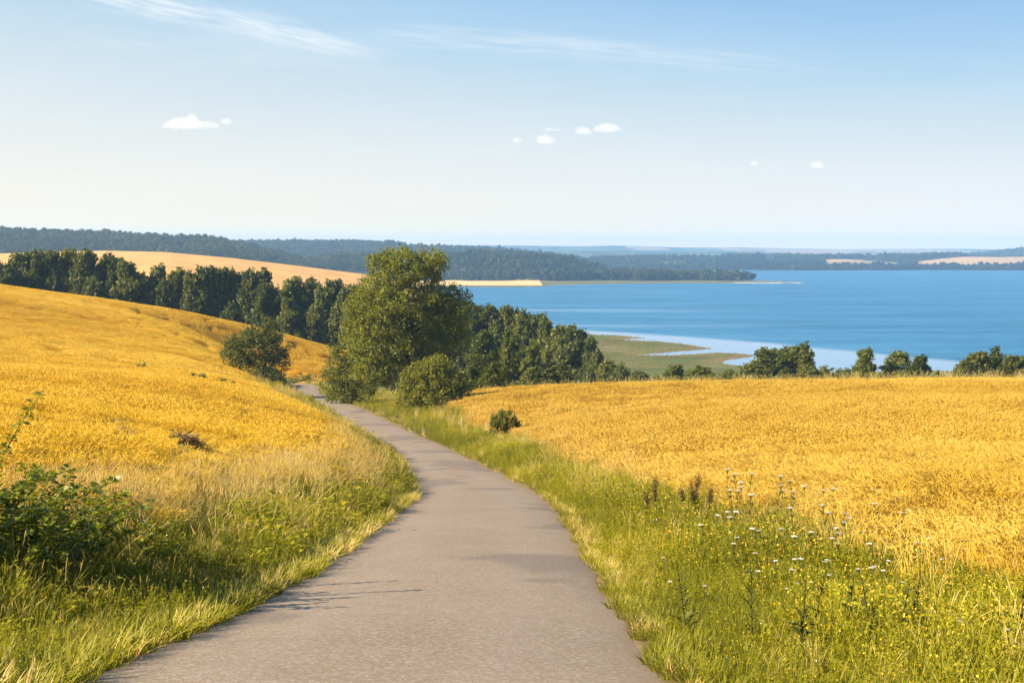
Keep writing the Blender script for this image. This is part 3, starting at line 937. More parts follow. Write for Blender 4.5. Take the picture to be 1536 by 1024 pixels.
def limbs_into(mb, H, lobes, r0, lean=(0, 0), twigs=None, top=.8):
    k = 9
    u = np.linspace(0, 1, k)
    C = np.stack([lean[0] * u**1.5 + .03 * H * np.sin(u * 5) * u, lean[1] * u**1.5 + .02 * H * np.sin(u * 4 + 1) * u, u * H * top], 1)
    C[0, 2] -= .3
    mb.tubes(C[None], (r0 * (1.25 - u * 1.05) * (1 + .5 * np.exp(-u * 18)))[None], 9)
    A, rr = [], []
    for (x, y, z, rx, ry, rz) in lobes:
        f = np.clip((z - rz * .5) / (H * top) * .75, .12, .92)
        s = np.array([np.interp(f, u, C[:, j]) for j in range(3)])
        e = np.array([x, y, z + rz * .2])
        mid = s * .5 + e * .5 + [0, 0, -.1 * np.linalg.norm(e - s)]
        q = np.linspace(0, 1, 6)[:, None]
        A.append((1 - q)**2 * s + 2 * q * (1 - q) * mid + q**2 * e)
        rr.append(r0 * (.52 - .3 * f) * np.linspace(1, .2, 6))
    mb.tubes(np.array(A), np.array(rr), 5)
    if twigs is not None:
        lo = np.array(lobes)[:, :3]
        sel = twigs[R.integers(0, len(twigs), min(len(twigs), 160))]
        d = ((sel[:, None, :3] - lo[None])**2).sum(2); j = d.argmin(1)
        s = lo[j]; e = sel[:, :3]
        q = np.linspace(0, 1, 4)[None, :, None]
        mb.tubes(s[:, None] * (1 - q) + e[:, None] * q + np.sin(q * PI) * R.normal(0, .12, (len(s), 1, 3)), np.full((len(s), 4), r0 * .09) * [1, .8, .6, .3], 4)


def plant(name, lobes, H, leaf, nl, mat, label, cat, loc, r0=.2, group=None, per=26, twig=.5, lean=(0, 0), up=.25, rz=0., trunk=True, shell=.55, tint0=.5, top=.8, aspect=.36):
    root = bpy.data.objects.new(name, None); COL.objects.link(root); root.location = loc; root.rotation_euler = (0, 0, rz)
    tag(root, label, cat, group)
    mb = MB(); tw = crown_into(mb, lobes, leaf, nl, per, twig, shell, up, tint0, aspect)
    obj('crown' if 'tree' in name else 'foliage', mb.mesh(name + '_crown', [mat]), root)
    mb = MB(); limbs_into(mb, H, lobes, r0, lean, tw, top)
    obj('trunk' if 'tree' in name else 'stem', smooth(mb.mesh(name + '_trunk', [M_BARK])), root)
    return root


def crown_lobes(H, W, kind):
    """ellipsoid lobes of a broad crown H tall and 2W wide"""
    L = []
    if kind == 'round':
        L.append((0, 0, H * .62, W * .62, W * .62, H * .30))
        for k in range(8):
            a = k * 2 * PI / 8 + R.uniform(-.3, .3); z = H * R.uniform(.3, .72); r = W * R.uniform(.45, .68) * (1.05 - .5 * max(0, z / H - .5))
            L.append((r * math.cos(a), r * math.sin(a), z, W * R.uniform(.27, .38), W * R.uniform(.27, .38), H * R.uniform(.09, .15)))
        for k in range(4):
            a = R.uniform(0, 2 * PI); L.append((W * .3 * math.cos(a), W * .3 * math.sin(a), H * R.uniform(.8, .9), W * .3, W * .3, H * .1))
    elif kind == 'tall':
        for k in range(11):
            f = (k + .5) / 11; z = H * (.14 + .8 * f); ww = W * (.95 - .62 * f**1.4)
            a = k * 2.4 + R.uniform(-.4, .4); r = ww * R.uniform(.2, .55)
            L.append((r * math.cos(a), r * math.sin(a), z, ww * R.uniform(.45, .65), ww * R.uniform(.45, .65), H * R.uniform(.08, .13)))
    elif kind == 'low':
        for k in range(9):
            a = k * 2 * PI / 9 + R.uniform(-.3, .3); r = W * R.uniform(.2, .62)
            z = H * R.uniform(.3, .62)
            L.append((r * math.cos(a), r * math.sin(a), z, W * R.uniform(.3, .48), W * R.uniform(.3, .48), H * R.uniform(.2, .3)))
        L.append((0, 0, H * .55, W * .5, W * .5, H * .38))
    elif kind == 'airy':
        for k in range(13):
            f = (k + .5) / 13; z = H * (.2 + .76 * f); ww = W * (.95 - .75 * f)
            a = k * 2.4; r = ww * R.uniform(.45, .75)
            L.append((r * math.cos(a), r * math.sin(a), z, ww * .42, ww * .42, H * .045))
    # skirt so the crown reaches low, as field trees do
    if kind in ('round', 'tall'):
        for k in range(5):
            a = k * 2 * PI / 5 + R.uniform(-.4, .4); L.append((W * .45 * math.cos(a), W * .45 * math.sin(a), H * .2, W * .38, W * .38, H * .14))
    return L


PROT = {}
NOM_H, NOM_W = 12., 4.


def proto_tree(kind, var, mat, nl, leaf):
    key = (kind, var, mat.name)
    if key not in PROT:
        L = crown_lobes(NOM_H, NOM_W, kind)
        mb = MB(); tw = crown_into(mb, L, leaf * 1.2, int(nl * 3.2), 26, .62, .62, .3, aspect=.42)
        c = mb.mesh('crown', [mat])
        mb = MB(); limbs_into(mb, NOM_H, L, .2, (R.uniform(-.5, .5), 0), tw[:60], .78)
        PROT[key] = (c, smooth(mb.mesh('trunk', [M_BARK])))
    return PROT[key]


def tree_at(px, top, Y, hw, kind, mat, label, cat='tree', name='tree', group=None, var=None, nl=4200, leaf=.42, sink=.1):
    var = R.integers(0, 3) if var is None else var
    x, y, zt = at(px, top, Y)
    g = gz(x, y)
    h = max(zt - g, .8); wid = hw * Y / F * 1.38
    c, t = proto_tree(kind, int(var), mat, nl, leaf)
    root = bpy.data.objects.new(name, None); COL.objects.link(root)
    root.location = (x, y, g - sink); root.rotation_euler = (0, 0, R.uniform(0, 2 * PI))
    root.scale = (wid / NOM_W, wid / NOM_W, (h + sink) / (NOM_H * .985))
    tag(root, label, cat, group)
    sh = name in ('shrub', 'bush')
    obj('foliage' if sh else 'crown', c, root); obj('stem' if sh else 'trunk', t, root)
    return root


# the belt of dark trees behind the hill-side wheat: (px, top, distance, half width px, kind)
BELT = [(-14, 392, 246, 24, 'round'), (8, 393, 243, 20, 'low'), (30, 383, 250, 24, 'round'), (54, 386, 246, 17, 'tall'), (67, 380, 251, 17, 'round'), (83, 381, 248, 15, 'tall'), (101, 379, 250, 19, 'round'), (125, 380, 247, 20, 'round'),
        (141, 415, 240, 17, 'low'), (153, 393, 250, 15, 'tall'), (169, 385, 248, 20, 'round'), (196, 395, 245, 20, 'round'), (214, 408, 249, 16, 'low'), (231, 401, 246, 17, 'tall'), (246, 414, 244, 14, 'low'), (261, 407, 246, 17, 'round'), (276, 411, 250, 16, 'tall'),
        (291, 411, 244, 16, 'round'), (308, 404, 246, 19, 'round'), (331, 406, 247, 17, 'tall'), (346, 452, 238, 14, 'low'), (352, 408, 249, 16, 'round'), (371, 408, 246, 17, 'round'), (389, 408, 248, 17, 'tall'),
        (399, 424, 242, 16, 'round'), (416, 430, 246, 15, 'low'), (430, 421, 246, 18, 'round'), (446, 421, 251, 15, 'tall'), (436, 449, 236, 14, 'round'), (468, 421, 248, 18, 'round'), (472, 450, 236, 14, 'low'), (486, 432, 244, 15, 'tall'), (500, 424, 247, 19, 'round'), (514, 430, 243, 17, 'low'), (535, 432, 244, 20, 'round'),
        (560, 436, 240, 20, 'tall'), (590, 440, 238, 22, 'round'), (640, 446, 236, 24, 'round'), (680, 450, 234, 22, 'tall'),
        (709, 456, 232, 20, 'round'), (733, 461, 231, 20, 'round'), (755, 464, 230, 18, 'tall'), (772, 469, 229, 17, 'round'), (793, 470, 227, 20, 'round'), (810, 475, 226, 17, 'tall'), (823, 483, 224, 16, 'round'), (847, 492, 220, 21, 'round'), (871, 495, 218, 21, 'round'), (886, 506, 214, 16, 'tall'), (897, 522, 208, 13, 'low'), (914, 536, 200, 17, 'low'), (932, 543, 196, 16, 'low')]
ORD = ['first', 'second', 'third', 'fourth', 'fifth', 'sixth', 'seventh', 'eighth', 'ninth', 'tenth', 'eleventh', 'twelfth', 'thirteenth', 'fourteenth', 'fifteenth', 'sixteenth', 'seventeenth', 'eighteenth', 'nineteenth', 'twentieth',
       'twenty-first', 'twenty-second', 'twenty-third', 'twenty-fourth', 'twenty-fifth', 'twenty-sixth', 'twenty-seventh', 'twenty-eighth', 'twenty-ninth', 'thirtieth', 'thirty-first', 'thirty-second', 'thirty-third', 'thirty-fourth', 'thirty-fifth', 'thirty-sixth', 'thirty-seventh', 'thirty-eighth', 'thirty-ninth']
SHAPE = {'round': 'dark round-crowned tree', 'tall': 'dark narrow upright tree', 'low': 'dark low bushy tree'}
BELT = [(a, b, c, d, 'round' if k == 'tall' and i % 3 else k) for i, (a, b, c, d, k) in enumerate(BELT)]
BELT.sort()
west = [b for b in BELT if b[0] < 545]; east = [b for b in BELT if b[0] >= 545]
for k, (px, top, Y, hw, kd) in enumerate(west):
    tree_at(px, top, Y, hw * 1.12, kd, M_DARK, f'{SHAPE[kd]}, {ORD[k]} from the outer end of the belt above the hill wheat', group='dark belt of trees behind the hill wheat')
for k, (px, top, Y, hw, kd) in enumerate(east):
    tree_at(px, top, Y, hw * 1.12, kd, M_DARK, f'{SHAPE[kd]}, {ORD[len(east) - 1 - k]} from the marsh end of the belt by the lake', group='dark belt of trees by the lake')

# lighter trees in front of the belt and along the lake-side wheat edge
tree_at(766, 497, 168, 21, 'tall', M_PALE, 'pale green upright tree between the shrub and the dark belt', var=0)
tree_at(798, 516, 160, 18, 'tall', M_PALE, 'shorter pale green tree in front of the dark belt, nearer the marsh', var=1)
tree_at(722, 500, 175, 20, 'round', M_DARK, 'dark tree close behind the big roadside tree on its lake side', var=1)
tree_at(736, 532, 124, 23, 'low', M_BUSH, 'bright green rounded shrub standing at the corner of the lake-side wheat', 'shrub', 'shrub', nl=3600, leaf=.3)
tree_at(835, 540, 160, 22, 'low', M_DARK, 'low dark tree at the foot of the belt above the wheat edge', var=2)
SMALL = [(958, 553, 158, 14, 'low', 'small dark shrub beside the end of the tree belt'), (986, 559, 156, 10, 'low', 'tiny low shrub between two taller bushes below the marsh'),
         (1011, 544, 160, 17, 'round', 'round green bush standing alone below the marsh'), (1034, 552, 158, 13, 'low', 'low bush just lakeward of the round bush below the marsh'),
         (1054, 550, 160, 14, 'round', 'dark bush under the second marsh inlet'), (1090, 549, 160, 15, 'low', 'wide low bush below the tip of the marsh'), (1072, 558, 156, 10, 'low', 'very low scrub between the two bushes below the marsh tip')]
for px, top, Y, hw, kd, lb in SMALL:
    tree_at(px, top, Y, hw * 1.1, kd, M_DARK if 'dark' in lb else M_PALE, lb, 'shrub', 'shrub', 'shrubs between wheat and marsh', nl=2400, leaf=.36)
CLUMP = [(1122, 543, 158, 15, 'low', 'low tree at the marsh end of the large clump by the water'), (1153, 526, 164, 20, 'round', 'broad round tree, first tall one of the large clump from the marsh'),
         (1172, 523, 168, 19, 'round', 'round tree in the middle of the large clump by the water'), (1190, 520, 166, 20, 'round', 'tallest rounded tree of the large clump by the water'),
         (1209, 521, 164, 17, 'tall', 'tall end tree of the large clump by the water'), (1140, 553, 152, 16, 'low', 'low bush in front of the large clump, marsh end'), (1178, 551, 150, 17, 'low', 'dark low bush in front of the middle of the large clump'), (1214, 546, 152, 17, 'low', 'dark bush at the foot of the end of the large clump'),
         (1239, 546, 154, 16, 'low', 'first of two low bushes between the clump and the feathery tree'), (1265, 548, 154, 14, 'low', 'second low bush, next to the feathery tree'),
         (1298, 522, 158, 19, 'airy', 'light feathery tree with sky-blue gaps at the wheat edge'), (1292, 553, 152, 16, 'low', 'low bush under the feathery tree'), (1318, 556, 152, 13, 'low', 'small bush between the feathery tree and the dark round tree'),
         (1345, 524, 160, 20, 'round', 'dark round tree standing beside the feathery tree'), (1376, 534, 158, 14, 'round', 'smaller dark tree leaning on the dark round tree'), (1358, 553, 150, 11, 'low', 'light low bush in front of the dark round tree'), (1408, 555, 152, 10, 'low', 'tiny scrubby bush alone beside the open water gap'),
         (1449, 538, 156, 15, 'low', 'outer low tree of the last clump, next to the open water gap'), (1468, 529, 160, 18, 'round', 'broad tree in the last clump along the wheat edge'), (1494, 526, 162, 17, 'tall', 'tallest tree of the last clump along the wheat edge'), (1524, 535, 158, 18, 'round', 'round tree at the frame end of the last clump'), (1555, 536, 158, 18, 'round', 'round tree beyond the last clump')]
for px, top, Y, hw, kd, lb in CLUMP:
    lowb = kd == 'low'
    tree_at(px, top, Y, hw * 1.1, kd, M_PALE if ('feathery' in lb or 'light' in lb) else M_DARK, lb, 'bush' if lowb else 'tree', 'bush' if lowb else 'tree', 'trees along the lake-side wheat edge', nl=2600 if lowb else 4200, leaf=.34)


# ---- the big roadside tree
def img_lobes(rows, Y0, base):
    """rows: (px, py, half width px, half height px, depth offset m, depth radius m)"""
    out = []
    for px, py, rw, rh, dy, ry in rows:
        x, y, z = at(px, py, Y0)
        s = Y0 / F
        out.append((x - base[0], dy, z - base[2], rw * s, ry, rh * s))
    return out


Y0 = 125.
x, y, _ = at(612, 590, Y0); base = (x, y, gz(x, y) - .1)
rows = [(596, 391, 28, 18, 0, 2), (642, 392, 24, 17, .5, 1.8), (568, 398, 18, 17, .3, 1.5), (655, 400, 14, 16, -.4, 1.2), (615, 402, 34, 22, -.6, 2.2), (585, 422, 30, 22, -.8, 2.4), (636, 424, 26, 17, .8, 2),
        (556, 436, 26, 20, .4, 2.2), (600, 450, 36, 24, -1.3, 2.6), (646, 452, 26, 18, -.4, 2), (674, 438, 14, 9, .2, 1.2), (690, 447, 14, 12, .3, 1.3), (668, 462, 20, 14, .8, 1.8), (545, 462, 28, 22, -.4, 2.4), (572, 480, 32, 24, -1.6, 2.6),
        (620, 484, 36, 24, -.6, 2.8), (666, 488, 28, 24, .4, 2.2), (690, 476, 16, 14, 0, 1.4), (534, 500, 26, 26, .2, 2.4), (560, 520, 32, 26, -1.6, 2.6), (602, 524, 36, 28, -.8, 2.8), (650, 522, 34, 26, .6, 2.6), (684, 510, 20, 22, 0, 1.8), (590, 556, 34, 24, -1.2, 2.4), (560, 552, 28, 26, -1.6, 2.2), (640, 552, 36, 24, 1.2, 2.6)]
LO = img_lobes(rows, Y0, base)
plant('tree', LO, 14.6, .22, 52000, M_HERO, 'tallest tree, big olive-green spreading tree standing beside the bend of the lane', 'tree', base, .34, per=24, twig=.46, shell=.68, lean=(-.3, 0), tint0=.48, top=.86)


def img_bush(rows, Y0, pb, leaf, nl, mat, label, name='bush', cat='bush', twig=.42, r0=.08, per=24, tint0=.5):
    x, y, _ = at(pb[0], pb[1], Y0); base = (x, y, gz(x, y) - .1)
    LO = img_lobes(rows, Y0, base)
    H = max(l[2] + l[5] for l in LO); lo_ = min(l[2] - l[5] for l in LO); k = (H + .1) / (H - lo_)
    if lo_ > 0: LO = [(a, b, H - (H - c) * k, d, e, f * k) for a, b, c, d, e, f in LO]
    return plant(name, LO, H, leaf, nl, mat, label, cat, base, r0, per=per, twig=twig, tint0=tint0, top=.7)


img_bush([(505, 536, 17, 20, 0, 1.4), (500, 562, 20, 22, -.3, 1.6), (522, 556, 22, 26, -.6, 1.8), (540, 570, 24, 22, -.9, 1.8), (515, 580, 24, 14, -.4, 1.6), (528, 528, 18, 22, .2, 1.6)], 131, (520, 590), .21, 9000, M_HERO,
         'olive green bush at the foot of the big tree, on the lane side', tint0=.6)
img_bush([(620, 566, 20, 20, 0, 1.3), (650, 560, 30, 24, -.2, 1.8), (676, 572, 26, 24, 0, 1.6), (690, 584, 22, 18, .3, 1.3), (655, 584, 32, 18, -.6, 1.7), (612, 585, 22, 14, -.3, 1.3), (660, 545, 18, 12, 0, 1.1), (634, 552, 16, 12, 0, 1.)], 107, (652, 602), .18, 15000, M_BUSH,
         'dense rounded bush at the corner of the lake-side wheat, in front of the big tree', twig=.34, tint0=.66)
img_bush([(385, 520, 30, 26, 0, 2.2), (358, 526, 24, 26, -.3, 1.8), (412, 524, 22, 26, .2, 1.8), (398, 502, 22, 22, .2, 1.6), (372, 508, 20, 18, 0, 1.5), (390, 548, 34, 22, -.3, 2.2), (422, 545, 14, 20, .1, 1.2), (348, 535, 16, 20, 0, 1.2), (400, 566, 28, 16, 0, 1.8), (404, 488, 12, 12, .3, 1.), (412, 575, 18, 12, 0, 1.2)], 138, (398, 582), .21, 14000, M_DARK,
         'dark round bushy tree standing alone on the hill-side bank of the lane', 'tree', 'tree', tint0=.62)
def ground_hit(px, py, y0=20., y1=210.):
    Y = np.arange(y0, y1, .25); P = np.array([at(px, py, yy) for yy in Y])
    below = P[:, 2] < ground_z(P[:, 0], P[:, 1])
    return float(Y[below.argmax()])


SH_Y = ground_hit(757, 661)
print('shrub distance', SH_Y)
img_bush([(757, 628, 20, 13, 0, .6), (744, 636, 12, 13, -.1, .45), (772, 638, 12, 13, .1, .45), (757, 645, 20, 10, 0, .6), (764, 624, 9, 7, 0, .3), (745, 625, 8, 6, 0, .3), (735, 648, 12, 8, 0, .4), (780, 648, 12, 8, 0, .4)], SH_Y, (758, 656), .10, 5200, M_BUSH,
         'small dark green shrub alone on the lake-side verge', 'shrub', 'shrub', .16, .03, tint0=.5)
img_bush([(823, 648, 9, 8, 0, .25), (820, 655, 11, 6, 0, .3), (828, 652, 8, 7, 0, .25)], SH_Y - 2, (823, 662), .08, 700, M_PALE, 'little pale sapling near the small shrub at the wheat margin', 'shrub', 'shrub', .12, .015)
img_bush([(455, 566, 12, 6, 0, .9), (445, 570, 14, 5, 0, .9), (468, 569, 12, 5, 0, .9)], 182, (456, 575), .2, 1200, M_BUSH, 'small weedy bush at the far bend of the lane', 'shrub', 'shrub', .3, .03)


img_bush([(212, 546, 11, 4, 0, .7), (205, 548, 9, 3, 0, .6), (221, 547, 9, 3, 0, .6)], 104, (212, 553), .16, 500, M_PALE, 'small green weed patch alone in the middle of the hill wheat', 'shrub', 'weed patch', .2, .02)
img_bush([(300, 563, 16, 5, 0, .7), (322, 566, 16, 5, 0, .7), (340, 567, 12, 5, 0, .7)], 88, (320, 573), .16, 800, M_PALE, 'low weedy strip on the wheat shoulder beside the round bushy tree', 'shrub', 'weed patch', .2, .02)

# ---- bramble near the camera
def bramble():
    bx, by = -4.75, 10.6
    root = bpy.data.objects.new('bramble_bush', None); COL.objects.link(root); root.location = (bx, by, gz(bx, by))
    tag(root, 'dark bramble bush with long arching shoots in the near verge grass', 'bramble')
    n = 88
    b = np.stack([R.normal(.1, .85, n), R.normal(0, .6, n), np.zeros(n)], 1)
    for i in range(n): b[i, 2] = gz(bx + b[i, 0], by + b[i, 1]) - gz(bx, by)
    az = np.where(R.uniform(0, 1, n) < .55, R.normal(-.15, .5, n), R.uniform(0, 2 * PI, n))
    h = R.uniform(.7, 1.12, n); lean = R.uniform(.2, 1., n)
    h[:6] = [1.95, 1.75, 1.6, 1.2, 1.15, 1.25]; lean[:6] = [.2, .35, .3, .9, 1., .8]; b[:6, 0] = [-.15, -.3, -.5, .0, .2, -.1]; b[:, 0] = np.minimum(b[:, 0], .85)
    C = bend(b, h, az, lean, 14, 1.8)
    mb = MB(); mb.tubes(C, np.linspace(.008, .003, 14)[None].repeat(n, 0), 5, R.uniform(0, .5, n)); tag(obj('cane', mb.mesh('canes', [M_STEM]), root), kind='stuff')
    mb = MB()
    per = 62
    f = R.uniform(.12, 1, (n, per)) * 13; k = np.clip(f.astype(int), 0, 12); fr = (f - k)[..., None]; i = np.arange(n)[:, None]
    P = (C[i, k] * (1 - fr) + C[i, k + 1] * fr).reshape(-1, 3)
    P = np.repeat(P, 3, 0); m_ = len(P)
    a = R.uniform(0, 2 * PI, m_ // 3).repeat(3) + np.tile([-.9, 0, .9], m_ // 3)
    U = unit(np.stack([np.cos(a), np.sin(a), R.normal(.25, .4, m_)], 1)); Nn = unit(np.stack([R.normal(0, .45, m_), R.normal(0, .45, m_), np.ones(m_)], 1)); Nn = unit(Nn - U * (Nn * U).sum(1, keepdims=True))
    L = R.uniform(.035, .075, m_)
    mb.leaves(P + U * .02, Nn, U, L, L * .33, np.clip(R.normal(.45, .3, m_), 0, 1))
    obj('foliage', mb.mesh('bramble_leaves', [M_BRAM]), root)


bramble()

# ---- countable plants of the lake-side verge
def yarrow_mesh(seed):
    h = .8
    mb = MB()
    st = bend(np.zeros((1, 3)), np.array([h]), np.array([seed * 2.]), np.array([.14]), 7)
    mb.tubes(st, np.linspace(.005, .0035, 7)[None], 5)
    P = st[0, R.integers(0, 6, 22)]; a = R.uniform(0, 2 * PI, 22)
    U = unit(np.stack([np.cos(a), np.sin(a), R.uniform(.2, .8, 22)], 1)); Nn = unit(np.cross(U, np.stack([-np.sin(a), np.cos(a), 0 * a], 1)))
    mb.leaves(P, Nn, U, R.uniform(.06, .13, 22), .011, R.uniform(.3, .9, 22))
    sm = mb.mesh('yarrow_stem', [M_STEM])
    mb = MB(); top = st[0, -1]
    nf = 46
    r = .040 * np.sqrt(R.uniform(0, 1, nf)); a = R.uniform(0, 2 * PI, nf)
    c = top + np.stack([r * np.cos(a), r * np.sin(a), .012 - r * r * 3 + R.normal(0, .002, nf)], 1)
    for q in range(3):
        aa = R.uniform(0, 2 * PI, nf); U = unit(np.stack([np.cos(aa), np.sin(aa), R.normal(0, .2, nf)], 1)); Nn = np.tile([0, 0, 1.], (nf, 1))
        mb.leaves(c - U * .008, Nn, U, .017, .008, None, 0)
    k = 9
    aa = np.arange(k) * 2 * PI / k
    e = top + np.stack([.035 * np.cos(aa), .035 * np.sin(aa), 0 * aa + .006], 1)
    s0 = np.tile(st[0, -2] * .35 + top * .65, (k, 1)); q = np.linspace(0, 1, 3)[None, :, None]
    mb.tubes(s0[:, None] * (1 - q) + e[:, None] * q, np.full((k, 3), .0018), 3, None, 1)
    return sm, mb.mesh('yarrow_head', [M_WHITE, M_STEM])


YA = [yarrow_mesh(k) for k in range(3)]


def put(name, meshes, x, y, rz, sc, label, cat, group=None):
    root = bpy.data.objects.new(name, None); COL.objects.link(root)
    root.location = (x, y, gz(x, y)); root.rotation_euler = (R.normal(0, .06), R.normal(0, .06), rz); root.scale = (sc,) * 3
    tag(root, label, cat, group)
    for nm, me_ in meshes: obj(nm, me_, root)
    return root


YPX = [(1108, 716, 21), (1120, 718, 21), (1095, 712, 22), (1174, 722, 20), (1192, 729, 19.5), (1205, 733, 19), (1160, 735, 18), (1122, 744, 17), (1240, 762, 16), (1228, 774, 15), (1262, 778, 15), (1276, 792, 14), (1300, 806, 13.5), (1310, 812, 13), (1216, 806, 13), (1256, 820, 12.4),
       (1165, 845, 11.3), (1184, 846, 11.2), (1187, 858, 11), (1210, 845, 11.2), (1246, 850, 11), (1248, 848, 11), (1305, 860, 10.5), (1320, 818, 12.2), (1395, 822, 12), (1402, 816, 12.4), (1460, 817, 12.5), (1470, 800, 13), (1500, 796, 13.4), (1524, 822, 12.6), (1535, 832, 12),
       (1168, 894, 9.6), (1361, 900, 9.6), (1426, 915, 9.), (1517, 937, 8.4), (1440, 990, 7.6), (1516, 1017, 7.2), (1002, 915, 10.2), (1054, 930, 9.4), (1000, 846, 12.4), (1186, 882, 10), (1208, 880, 10), (1285, 858, 10.6), (1130, 838, 12)]
for k in range(46):
    py = 725 + 170 * R.uniform(0, 1)**1.2; px = R.uniform(1050 + (py - 725) * .25, 1300 + (py - 725) * 2.0)
    if px < 1530: YPX.append((px, py, float(np.interp(py, [712, 760, 806, 850, 900, 940, 1010], [21.5, 16.3, 13.4, 11.1, 9.6, 8.4, 7.3]))))
for i, (px, py, Y) in enumerate(YPX):
    py -= 9
    x, y, zt = at(px, py, Y); h = max(.35, zt - gz(x, y))
    put('yarrow_plant', [('stem', YA[i % 3][0]), ('flower_head', YA[i % 3][1])], x, y, R.uniform(0, 6.28), min(h / .8, 1.35), 'white flat-topped yarrow flower on a thin stem in the lake-side verge', 'wildflower', 'white yarrow flowers in the lake-side verge')


def spike_mesh(h, n, seeds, leafy):
    """tall weed: a straight stem, side leaves, a spike or bud top"""
    mb = MB()
    st = bend(np.zeros((1, 3)), np.array([h]), np.array([R.uniform(0, 6)]), np.array([.1]), 10)
    mb.tubes(st, np.linspace(.0065, .003, 10)[None], 5, np.array([.1]))
    s = mb.mesh('weed_stem', [M_STEM])
    mb = MB()
    f = R.uniform(.1, .95, n) * 9; k = np.clip(f.astype(int), 0, 8); fr = (f - k)[:, None]
    P = st[0, k] * (1 - fr) + st[0, k + 1] * fr
    a = R.uniform(0, 2 * PI, n); U = unit(np.stack([np.cos(a), np.sin(a), R.uniform(.3, 1., n)], 1)); Nn = unit(np.cross(U, np.stack([-np.sin(a), np.cos(a), 0 * a], 1)))
    L = leafy * R.uniform(.6, 1.2, n) * (1.15 - f / 12)
    mb.leaves(P, Nn, U, L, L * .14, R.uniform(0, .7, n))
    lf = mb.mesh('weed_leaf', [M_STEM])
    if not seeds: return [('stem', s), ('foliage', lf)]
    mb = MB()
    f = R.uniform(.42, 1., seeds) * 9; k = np.clip(f.astype(int), 0, 8); fr = (f - k)[:, None]
    P = st[0, k] * (1 - fr) + st[0, k + 1] * fr + R.normal(0, .026, (seeds, 3)) * [1, 1, 1.2]
    mb.leaves(P, rdir(seeds), rdir(seeds, .6), .018, .007, R.uniform(0, 1, seeds))
    return [('stem', s), ('foliage', lf), ('seed_head', mb.mesh('dock_seed_head', [M_DOCK]))]


DOCK = [(1040, 712, 21.5, 'darkest and tallest dock spike in the lake-side verge'), (1048, 726, 21, 'dock spike touching the tallest one on its lake side'), (1059, 731, 20.5, 'rusty brown dock spike at the outer end of the dock group'), (984, 716, 22, 'slim dark dock spike nearest the lane'), (1030, 728, 21, 'short dock spike just before the tallest one'), (970, 740, 21, 'low faded dock spike beside the slim one')]
for px, py, Y, lb in DOCK:
    x, y, zt = at(px, py, Y); h = max(.6, zt - gz(x, y))
    put('dock_plant', spike_mesh(h, 16, 900, .16), x, y, R.uniform(0, 6), 1., lb, 'dock plant', 'dock plants in the lake-side verge')
WEEDS = [(1128, 888, 8.2, 'tall dark weed stem nearest the lane at the foot of the verge'), (1215, 880, 8., 'second tall weed stem, leaning, from the lane'), (1275, 858, 8.1, 'upright tall weed stem beside the curved dry blade'), (1314, 876, 8.2, 'slender tall weed stem between two darker ones'), (1374, 848, 8., 'tallest straight weed stem with bare top in the verge'), (1344, 930, 7.7, 'short leafy weed stem by the tallest one'), (1200, 930, 7.6, 'short dark weed stem low in the verge'), (1533, 905, 7.6, 'dark weed stem at the frame edge of the verge'), (1030, 905, 8.8, 'thin leaning weed stem close to the asphalt')]
for px, py, Y, lb in WEEDS:
    x, y, zt = at(px, py, Y); h = max(.6, zt - gz(x, y))
    put('tall_weed', spike_mesh(h, 34, 0, .13), x, y, R.uniform(0, 6), 1., lb, 'weed', 'tall weed stems in the lake-side verge')

# mounds of flattened dark straw in the hill-side wheat
def mound(px, py, Y, w, h, label):
    x, y, z = at(px, py, Y); mb = MB()
    n = 900
    a = R.uniform(0, 2 * PI, n); r = np.sqrt(R.uniform(0, 1, n)); P = np.stack([np.cos(a) * r * w, np.sin(a) * r * w * .8, h * (1 - r * r) * R.uniform(.2, 1., n)], 1)
    aa = R.uniform(0, 2 * PI, n); U = unit(np.stack([np.cos(aa), np.sin(aa), R.normal(0, .35, n)], 1)); Nn = rdir(n, .6)
    mb.leaves(P, Nn, U, R.uniform(.15, .32, n), .012, R.uniform(0, .7, n))
    o = obj('straw_mound', mb.mesh('straw_mound', [leaf_mat('old_straw', (.14, .085, .028), (.27, .17, .06), (.44, .29, .11), .1, inst=False)]), None, (x, y, gz(x, y) + .64))
    tag(o, label, 'straw mound', 'straw mounds in the hill wheat')


mound(273, 656, 24, .28, .3, 'pointed brown mound of flattened straw, largest of three in the wheat')
mound(181, 655, 24, .2, .26, 'dark little straw mound midway between the other two')
mound(168, 634, 28, .3, .16, 'low wide brown straw mound, farthest up in the wheat')


# ------------------------------------------------------------------ far woods (one mass each)
def far_tree(kind):
    L = crown_lobes(11., 3.9, kind); mb = MB()
    crown_into(mb, L, 1.25, 520, 8, .8, .6, .35, aspect=.42)
    return mb.mesh('far_tree', [M_WOOD])


FT = [far_tree('round'), far_tree('tall'), far_tree('round'), far_tree('low')]


def wood(name, label, px0, px1, y0, y1, step, cond, size=(.8, 1.25)):
    yy = np.arange(y0, y1, step); P_ = []
    for y in yy:
        xx = np.arange((px0 - 768) / F * y, (px1 - 768) / F * y, step); P_.append(np.stack([xx, np.full(len(xx), y)], 1))
    p = np.vstack(P_); p = p + R.uniform(-.48, .48, p.shape) * step
    px = 768 + F * p[:, 0] / p[:, 1]
    h = ground_z(p[:, 0], p[:, 1])
    p = p[cond(px, p[:, 1], h)]
    n = len(p); g = fbm(p[:, 0] / 60, p[:, 1] / 60, 71, 2)
    print(name, n)
    scatter(name, label, 'woodland', p, FT, R.choice([0, 1, 2, 2, 3], n), np.clip(R.normal(np.mean(size), .13, n), size[0] * .65, size[1] * 1.35), np.clip(.45 + (g - .5) * 1.8 + R.normal(0, .3, n), 0, 1), tilt=False)


